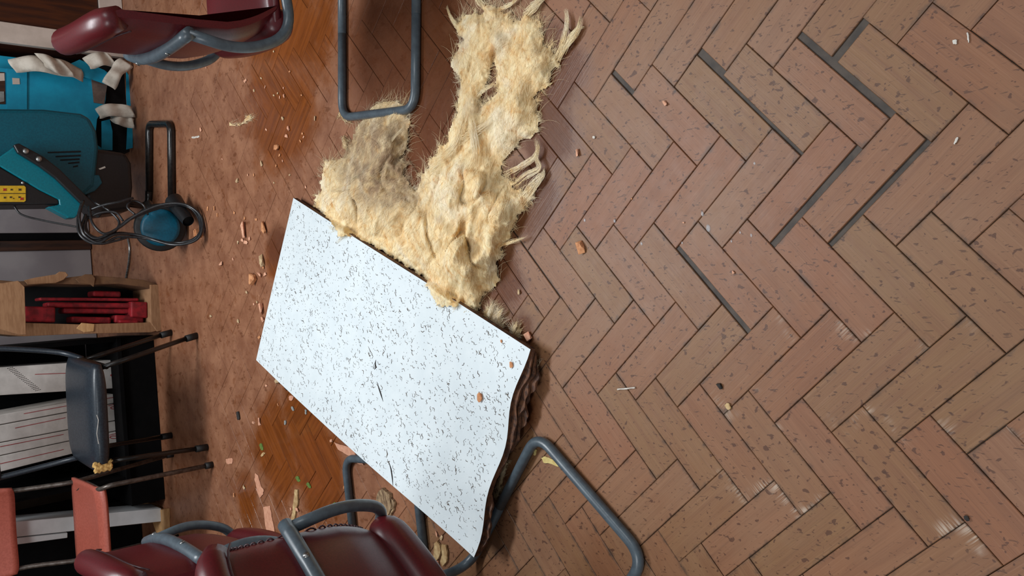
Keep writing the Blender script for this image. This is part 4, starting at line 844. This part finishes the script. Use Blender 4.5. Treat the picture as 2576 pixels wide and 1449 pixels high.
# ------------------------------------------------------------------ terracotta school chair
TCH = Vector((-0.85, 3.62, 0))
tch = thing('school_chair', 'terracotta seat school chair on thin steel legs at the far left', 'chair', TCH, math.radians(-2))
def tseat(u, v):
    x = (u - 0.5) * 0.40; y = -0.21 + 0.40 * v; e = abs(u - 0.5) * 2
    y2 = -0.20 + (0.38 + 0.02 * (1 - e ** 4)) * v + 0.022 * e ** 6 * (1 - v)
    return (x * (1 - 0.08 * v), y2, 0.44 - 0.022 * (1 - e * e) * math.sin(v * 3) - 0.03 * max(0, 0.12 - v) / 0.12 * 0.8)
b = MB().grid(tseat, 21, 17); o = b.build('seat', 'terracotta', tch, True); m = o.modifiers.new('thickness', 'SOLIDIFY'); m.thickness = 0.012
def tback(u, v):
    e = abs(u - 0.5) * 2; return ((u - 0.5) * 0.38 * (1 - 0.06 * abs(v - 0.5) * 2 * e ** 6), 0.235 + 0.03 * (1 - e * e) + 0.03 * v, 0.635 + 0.012 * e ** 8 * (1 - v) + 0.19 * v)
b = MB().grid(tback, 21, 9); o = b.build('backrest', 'terracotta', tch, True); m = o.modifiers.new('thickness', 'SOLIDIFY'); m.thickness = 0.012
for s in (1, -1):
    MB().tube(fillet([(s * 0.13, 0.15, 0.425), (s * 0.185, 0.02, 0.425), (s * 0.19, -0.17, 0.425), (s * 0.205, -0.20, 0.40), (s * 0.21, -0.22, 0.012)], 0.03), 0.0095, 12).build('front_leg', 'steel', tch, True)
    MB().tube(fillet([(s * 0.165, 0.275, 0.78), (s * 0.16, 0.24, 0.60), (s * 0.165, 0.17, 0.44), (s * 0.19, 0.24, 0.012)], 0.04), 0.0095, 12).build('back_post', 'steel', tch, True)
    for y in (-0.22, 0.24): MB().cyl((s * (0.21 if y < 0 else 0.19), y, 0.03), (s * (0.21 if y < 0 else 0.19), y, 0.001), 0.014, 12).build('rubber_foot', 'rubber', tch, True)

# ------------------------------------------------------------------ white upright on a pale wooden foot
tag(bev(MB().box((-1.5, 4.52, 0.70), (1.16, 0.3, 1.39)).build('black_backdrop', 'black_unit'), 0.004), 'dark cupboard added to fill the shaded space behind the white upright', 'backdrop')  # black block added in place of the unlit space back there
PO = Vector((-0.98, 4.05, 0))
po = thing('white_upright', 'white laminate upright standing on a pale wooden foot at far left', 'board', PO)
def ppoly(name, px, Y, dep, mat): return bev(MB().prism([Vector(atY(x, y, Y)) - PO for x, y in px], (0, dep, 0)).build(name, mat, po), 0.002, 1)
ppoly('panel_edge', [(-60, 1322), (406, 1279), (406, 1312), (-60, 1362)], 3.99, 0.16, 'white_board'); ppoly('second_panel', [(-60, 1364), (170, 1340), (170, 1353), (-60, 1384)], 4.0, 0.14, 'white_board')
o = MB().prism([Vector(at(378, 1252)) - PO, Vector(at(410, 1279)) - PO, Vector(at(428, 1278)) - PO, Vector(at(429, 1345)) - PO, Vector(at(412, 1346)) - PO, Vector(at(396, 1300)) - PO, Vector(at(372, 1252)) - PO], (0, 0, 0.03)).build('wooden_foot', 'pale_wood', po); bev(o, 0.003)
tag(MB().box((-1.16, 4.12, 0.002 + 0.06), (0.10, 0.12, 0.12), 0.5, 0.01).build('plaster_lump', 'plaster'), 'pale plaster lump on the floor behind the left red chair', 'rubble')

# ------------------------------------------------------------------ rubble, flakes, leaves
def hull(pts, name):
    bm = bmesh.new()
    for p in pts: bm.verts.new(p)
    r = bmesh.ops.convex_hull(bm, input=bm.verts[:]); junk = [e for e in r['geom_interior'] if isinstance(e, bmesh.types.BMVert)]
    if junk: bmesh.ops.delete(bm, geom=junk, context='VERTS')
    me = bpy.data.meshes.new(name); bm.to_mesh(me); bm.free(); return me
def chunk(x, y, w, h, ang, mat, name, label, group=None, zb=0.0, flat=0.55):
    k = ppm(x, y, zb); a = w / k / 2; c = h / k / 2 * 1.25; z = min(a, c) * 2 * flat
    pts = []
    for i in range(18):
        q = Vector((R_.uniform(-1, 1), R_.uniform(-1, 1), R_.uniform(0, 1))); f = max(abs(q.x), abs(q.y), abs(q.z * 2 - 1)); q = Vector((q.x / f * 0.95, q.y / f * 0.95, q.z if abs(q.z * 2 - 1) < f else round(q.z)))
        pts.append((q.x * c, q.y * a, q.z * z))
    o = link(name, hull(pts, name), mat); o.location = at(x, y, zb); o.location.z = zb + 0.0004; o.rotation_euler = (0, 0, ang)
    return tag(o, label, 'rubble', group)
CR = 'brick crumbs scattered on the muddy floor'
big = [(616, 578, 16, 34, 0.05, 'brick', 'long pink brick piece on the mud between shredder and tile'), (668, 572, 18, 24, 0.6, 'brick2', 'rough brown lump next to the far right tile corner edge'), (662, 655, 18, 26, 0.4, 'plaster', 'ochre lump with dark side close to the tile far edge'),
       (640, 700, 26, 24, 0.8, 'brick2', 'cluster forming pale orange brick lump by the tile far edge'), (660, 777, 17, 24, 0.1, 'brick', 'squarish pink brick piece touching the far tile edge'), (663, 803, 9, 12, 0.2, 'brick', 'small pink brick bit just below the squarish one at the tile edge'),
       (1465, 622, 22, 28, 0.3, 'brick2', 'tan brick chip lying alone on the dry parquet'), (1455, 384, 13, 15, 0.2, 'brick', 'small pink chip on the parquet right of the wool strands'), (1332, 846, 18, 18, 0.5, 'brick', 'pink brick piece beside the near corner of the tile'),
       (704, 957, 20, 16, 0.2, 'plaster', 'pale plaster piece peeping out under the left tile edge'), (602, 1045, 10, 18, 0.2, 'dark', 'dark crumb with pale streak on the mud left of the tile'), (654, 1060, 10, 16, 0.2, 'flake', 'upright pink flake bit on the mud left of the tile'), (725, 975, 16, 10, 0.4, 'dark', 'black scrap under the left tile edge'),
       (1812, 971, 13, 14, 0.3, 'dark', 'dark rounded crumb on the dry parquet, like a dead insect'), (2433, 1303, 11, 12, 0.3, 'dark', 'tiny dark crumb in a joint near the bottom right'), (1307, 734, 9, 11, 0.3, 'plaster', 'yellow grain on the parquet below the wool heap'), (1675, 259, 11, 12, 0.4, 'brick', 'small pink crumb on the upper parquet between dark drips')]
for x, y, w, h, a, m, lb_ in big: chunk(x, y, w, h, a, m, 'brick_chip' if 'brick' in m else 'rubble_piece', lb_)
def on_tile(x, y):
    d = 0.05
    o, st_ = tile_strip('tmp', ((x, y), (x + 1, y)), 0.001, 'dark'); bpy.data.objects.remove(o); return tile_pt(st_[0][0], st_[0][1]).z
for x, y, w, h, a, lb_ in ((1210, 999, 18, 20, 0.2, 'orange brick chip lying on the white tile face'), (1288, 917, 11, 13, 0.2, 'dark orange chip on the tile near its near corner'), (1262, 858, 5, 7, 0.2, 'tiny reddish grain on the tile by the near corner edge')):
    chunk(x, y, w, h, a, 'brick2', 'brick_chip', lb_, None, on_tile(x, y) + 0.001, 0.45)
small = [(713, 298, 8), (794, 298, 11), (727, 324, 9), (722, 342, 9), (660, 411, 10), (696, 417, 7), (699, 371, 15), (599, 455, 10), (762, 336, 6), (668, 219, 6), (619, 203, 9), (658, 197, 6), (671, 326, 5), (558, 663, 11), (591, 535, 7), (524, 525, 8), (541, 524, 8), (548, 541, 7), (621, 610, 12), (617, 550, 7), (646, 552, 8), (588, 652, 6), (654, 849, 9), (601, 808, 7), (532, 795, 8), (750, 1281, 12), (507, 326, 8), (560, 400, 5), (640, 228, 5), (700, 235, 5), (715, 222, 5), (705, 245, 6), (716, 242, 6), (690, 240, 5), (765, 345, 5), (757, 355, 7), (712, 405, 5), (705, 390, 6), (600, 610, 6), (630, 600, 9), (612, 604, 9), (664, 672, 8), (668, 690, 10), (655, 690, 12), (648, 760, 6), (640, 765, 7), (622, 735, 8), (1100, 1343, 12), (1112, 1352, 10), (985, 1330, 9), (700, 1018, 6), (640, 1063, 8), (672, 970, 8), (733, 1280, 7), (615, 1225, 8), (590, 1245, 7), (868, 1225, 8), (835, 1108, 9), (880, 1160, 7), (520, 170, 5), (560, 110, 6), (690, 130, 5), (730, 180, 5), (760, 240, 5), (640, 440, 5), (730, 440, 5), (770, 470, 6), (690, 460, 5), (625, 440, 5), (1720, 560, 5), (1590, 500, 4), (1845, 685, 7)]
for i, (x, y, s) in enumerate(small): chunk(x, y, s * R_.uniform(0.7, 1.0), s * R_.uniform(0.9, 1.3), R_.uniform(0, 3), R_.choice(('brick', 'brick', 'brick2', 'plaster')), 'brick_crumb', *(('small crumb on the wet floor between right red chair and shredder stand', 'brick crumbs near the right chair') if y < 480 and x < 800 else ('small crumb on the mud between shredder wheel and tile far edge', 'brick crumbs between wheel and tile') if y < 720 and x < 800 else ('small crumb on the mud between brown box and tile corner', 'brick crumbs between brown box and tile') if y < 900 and x < 800 else ('small crumb on dry parquet away from the tile', 'crumbs on dry parquet') if x > 1400 else ('small reddish crumb beside the grey runners and red chairs at left', 'crumbs by the left chairs')))
def flake(px, mat, name, label, th=0.002, z=0.0006, group=None, cat='flake', curl=0.0):
    c = Vector(at(np.mean([p[0] for p in px]), np.mean([p[1] for p in px]), z)); n = len(px)
    fine = []
    for i in range(n):
        (x0, y0), (x1, y1) = px[i], px[(i + 1) % n]
        for q in range(3):
            t = q / 3; j = 0.9 if q else 0; fine.append((x0 + (x1 - x0) * t + R_.uniform(-j, j), y0 + (y1 - y0) * t + R_.uniform(-j, j)))
    o = MB().prism([Vector(at(x, y, z)) - c for x, y in fine], (0, 0, th)).build(name, mat); o.location = c
    return tag(o, label, cat, group)
def orect(x, y, w, h, a):
    return [(x + (u * w / 2) * math.cos(a) - (v * h / 2) * math.sin(a), y + (u * w / 2) * math.sin(a) + (v * h / 2) * math.cos(a)) for u, v in ((-1, -0.8), (0.2, -1), (1, -0.7), (0.9, 0.5), (0.5, 1), (-0.7, 0.9), (-1, 0.2))]
flake([(643, 1190), (650, 1196), (657, 1222), (664, 1233), (663, 1243), (655, 1252), (649, 1240), (645, 1220), (641, 1205)], 'flake', 'paint_flake', 'pointed pink paint flake beside the wet orange patch at left')
flake([(663, 1276), (680, 1272), (684, 1300), (692, 1340), (672, 1343), (667, 1310)], 'flake', 'paint_flake', 'long broad pink paint flake reaching under the left red chair')
flake([(842, 1112), (856, 1118), (878, 1124), (890, 1128), (898, 1146), (912, 1160), (916, 1170), (902, 1166), (888, 1150), (868, 1140), (852, 1130)], 'flake', 'paint_flake', 'ragged pink paint flake stuck along the left tile edge', 0.003, 0.003)
flake(orect(578, 1160, 17, 15, -0.25), 'flake', 'paint_flake', 'small square pink flake near the black chair feet')
flake(orect(733, 1001, 11, 13, 0.2), 'flake', 'paint_flake', 'tiny pink flake on the orange puddle by the left tile edge')
flake([(992, 1364), (1004, 1360), (1020, 1362), (1029, 1374), (1026, 1390), (1012, 1402), (998, 1396), (994, 1380)], 'flake', 'paint_flake', 'broad pale pink flake beside the nearest red chair seat', 0.004, 0.004)
flake([(988, 1340), (994, 1332), (1003, 1336), (1004, 1350), (994, 1356), (988, 1350)], 'flake', 'paint_flake', 'smaller folded pink flake above the broad one by the red chair', 0.003, 0.004)
flake([(1096, 1366), (1102, 1360), (1110, 1372), (1112, 1384), (1107, 1400), (1100, 1412), (1094, 1400), (1094, 1380)], 'cream', 'wood_chip', 'left cream wood chip lying by the grey runner under the tile tip', 0.005, 0.002)
flake([(1114, 1368), (1124, 1370), (1128, 1390), (1126, 1412), (1116, 1424), (1111, 1412), (1115, 1395)], 'cream', 'wood_chip', 'right cream wood chip lying by the grey runner under the tile tip', 0.005, 0.002)
flake([(1092, 1412), (1104, 1410), (1106, 1424), (1098, 1434), (1092, 1426)], 'brick', 'wood_chip', 'pinkish chip below the two cream chips', 0.004, 0.002)
flake([(958, 1236), (968, 1226), (977, 1236), (986, 1240), (988, 1258), (992, 1278), (982, 1294), (968, 1316), (962, 1306), (968, 1284), (954, 1270), (950, 1262)], 'bark', 'rotten_wood', 'ragged rotten wood slab between left tile edge and grey back tube', 0.010, 0.001, cat='wood')
flake([(986, 1250), (996, 1262), (994, 1282), (982, 1300), (984, 1278)], 'bark', 'rotten_wood', 'dark splinter lying against the rotten wood slab', 0.006, 0.001, cat='wood')
flake([(1012, 1404), (1030, 1396), (1044, 1404), (1046, 1452), (1020, 1452)], 'bark', 'rotten_wood', 'grey brown rotten wood piece beside the red seat at the frame edge', 0.012, 0.001, cat='wood')
flake([(1046, 1398), (1054, 1396), (1066, 1420), (1070, 1455), (1050, 1455)], 'bark', 'rotten_wood', 'striped rotten splinter next to the grey runner at the frame edge', 0.010, 0.001, cat='wood')
flake([(744, 1231), (751, 1231), (752, 1260), (747, 1285), (743, 1305), (745, 1322), (738, 1326), (734, 1314), (738, 1290), (741, 1262)], 'cream', 'bark_stick', 'thin pale bark stick lying in the orange puddle', 0.005, 0.001, cat='wood')
LF = 'green leaf scraps on the wet floor'
flake(orect(658, 1124, 8, 18, -0.3), 'leaf', 'leaf_scrap', 'larger green leaf scrap with a tan bit at its end', 0.001, group=LF, cat='leaf')
flake(orect(662, 1143, 6, 12, 0.7), 'cream', 'leaf_scrap', 'tan leaf bit touching the larger green scrap', 0.002, group=LF, cat='leaf')
flake(orect(750, 1205, 8, 16, -0.5), 'leaf', 'leaf_scrap', 'upper of the two green scraps beside the bark stick', 0.001, group=LF, cat='leaf')
flake(orect(777, 1221, 8, 16, -0.5), 'leaf', 'leaf_scrap', 'lower of the two green scraps beside the bark stick', 0.001, group=LF, cat='leaf')
flake(orect(843, 1273, 9, 20, -0.1), 'leaf', 'leaf_scrap', 'green scrap beside the far left runner tube', 0.001, group=LF, cat='leaf')
flake([(1362, 1152), (1372, 1148), (1386, 1154), (1398, 1160), (1414, 1166), (1416, 1172), (1404, 1174), (1384, 1166), (1368, 1164)], 'yellow_paint', 'yellow_mark', 'pale yellow paint scrap inside the bent grey runner', 0.0008, 0.0004, cat='paint')
flake(orect(1347, 1138, 6, 16, 0.3), 'yellow_paint', 'yellow_mark', 'tiny yellow paint speck near the runner bend', 0.0008, 0.0004, cat='paint')
flake([(1554, 981), (1556, 977), (1598, 973), (1598, 977), (1580, 979)], 'white', 'splinter', 'long white splinter lying on the parquet', 0.003, 0.0006, cat='splinter')
flake(orect(1833, 1022, 12, 18, -0.5), 'cream', 'splinter', 'curled cream shaving on the parquet', 0.003, 0.0006, cat='splinter')
for x, y, w, h, a, lb_ in ((2436, 94, 4, 28, -0.15, 'thin white splinter near the upper right'), (2403, 106, 11, 12, 0, 'round white speck near the upper right'), (1495, 346, 6, 7, 0, 'tiny white speck on the parquet right of the wool'), (2406, 354, 5, 20, 0.5, 'white sliver between two dark drips on the right'), (737, 1028, 5, 12, -0.4, 'grey sliver on the orange puddle by the tile'), (770, 1036, 4, 13, 0, 'second grey sliver on the orange puddle'), (718, 1063, 5, 11, 0.1, 'third grey sliver, lowest on the orange puddle'), (493, 345, 20, 5, -0.15, 'white sliver right of the black stand frame')):
    flake(orect(x, y, w, h, a), 'grey' if 'grey' in lb_ else 'white', 'white_scrap' if 'white' in lb_ else 'small_scrap', lb_, 0.002, 0.0006, cat='scrap')

wm = NT('clear_water'); wm.col((0.9, 0.95, 1.0)); wm.rough(0.03); wm.b.inputs['Alpha'].default_value = 0.22; wm.b.inputs['Specular IOR Level'].default_value = 1.0; wm.put(wm.b.inputs['Coat Weight'], wm.math('ADD', wm.math('MULTIPLY', wm.noise(wm.objc(), 9), 0.2), 0.3)); MAT['water'] = wm.m
for (x, y, w, h) in ((1782, 574, 13, 15), (1890, 592, 6, 7), (1862, 585, 5, 5), (1546, 556, 7, 7), (1471, 554, 7, 7), (1767, 538, 8, 10), (1614, 613, 7, 7), (1898, 411, 6, 6), (1840, 607, 5, 5), (1716, 611, 5, 5)):
    k = ppm(x, y); a = w / k / 2; c_ = h / k / 2 * 1.3; hz = min(a, c_) * 0.6
    b = MB().grid(lambda u, v: (c_ * math.sin(v * 1.5708) * math.cos(6.2832 * u) * (1 + 0.12 * math.sin(12.57 * u)), a * math.sin(v * 1.5708) * math.sin(6.2832 * u), hz * math.cos(v * 1.5708)), 16, 6, True); b.f.append(tuple(i * 6 + 5 for i in range(16)))
    o = b.build('water_drop', 'water', None, True); o.location = at(x, y, 0.0004); tag(o, 'large clear water bead in a joint of the dry parquet' if w > 10 else 'tiny clear water drop on the dry parquet below the wool strands', 'water drop', 'water drops on the parquet')
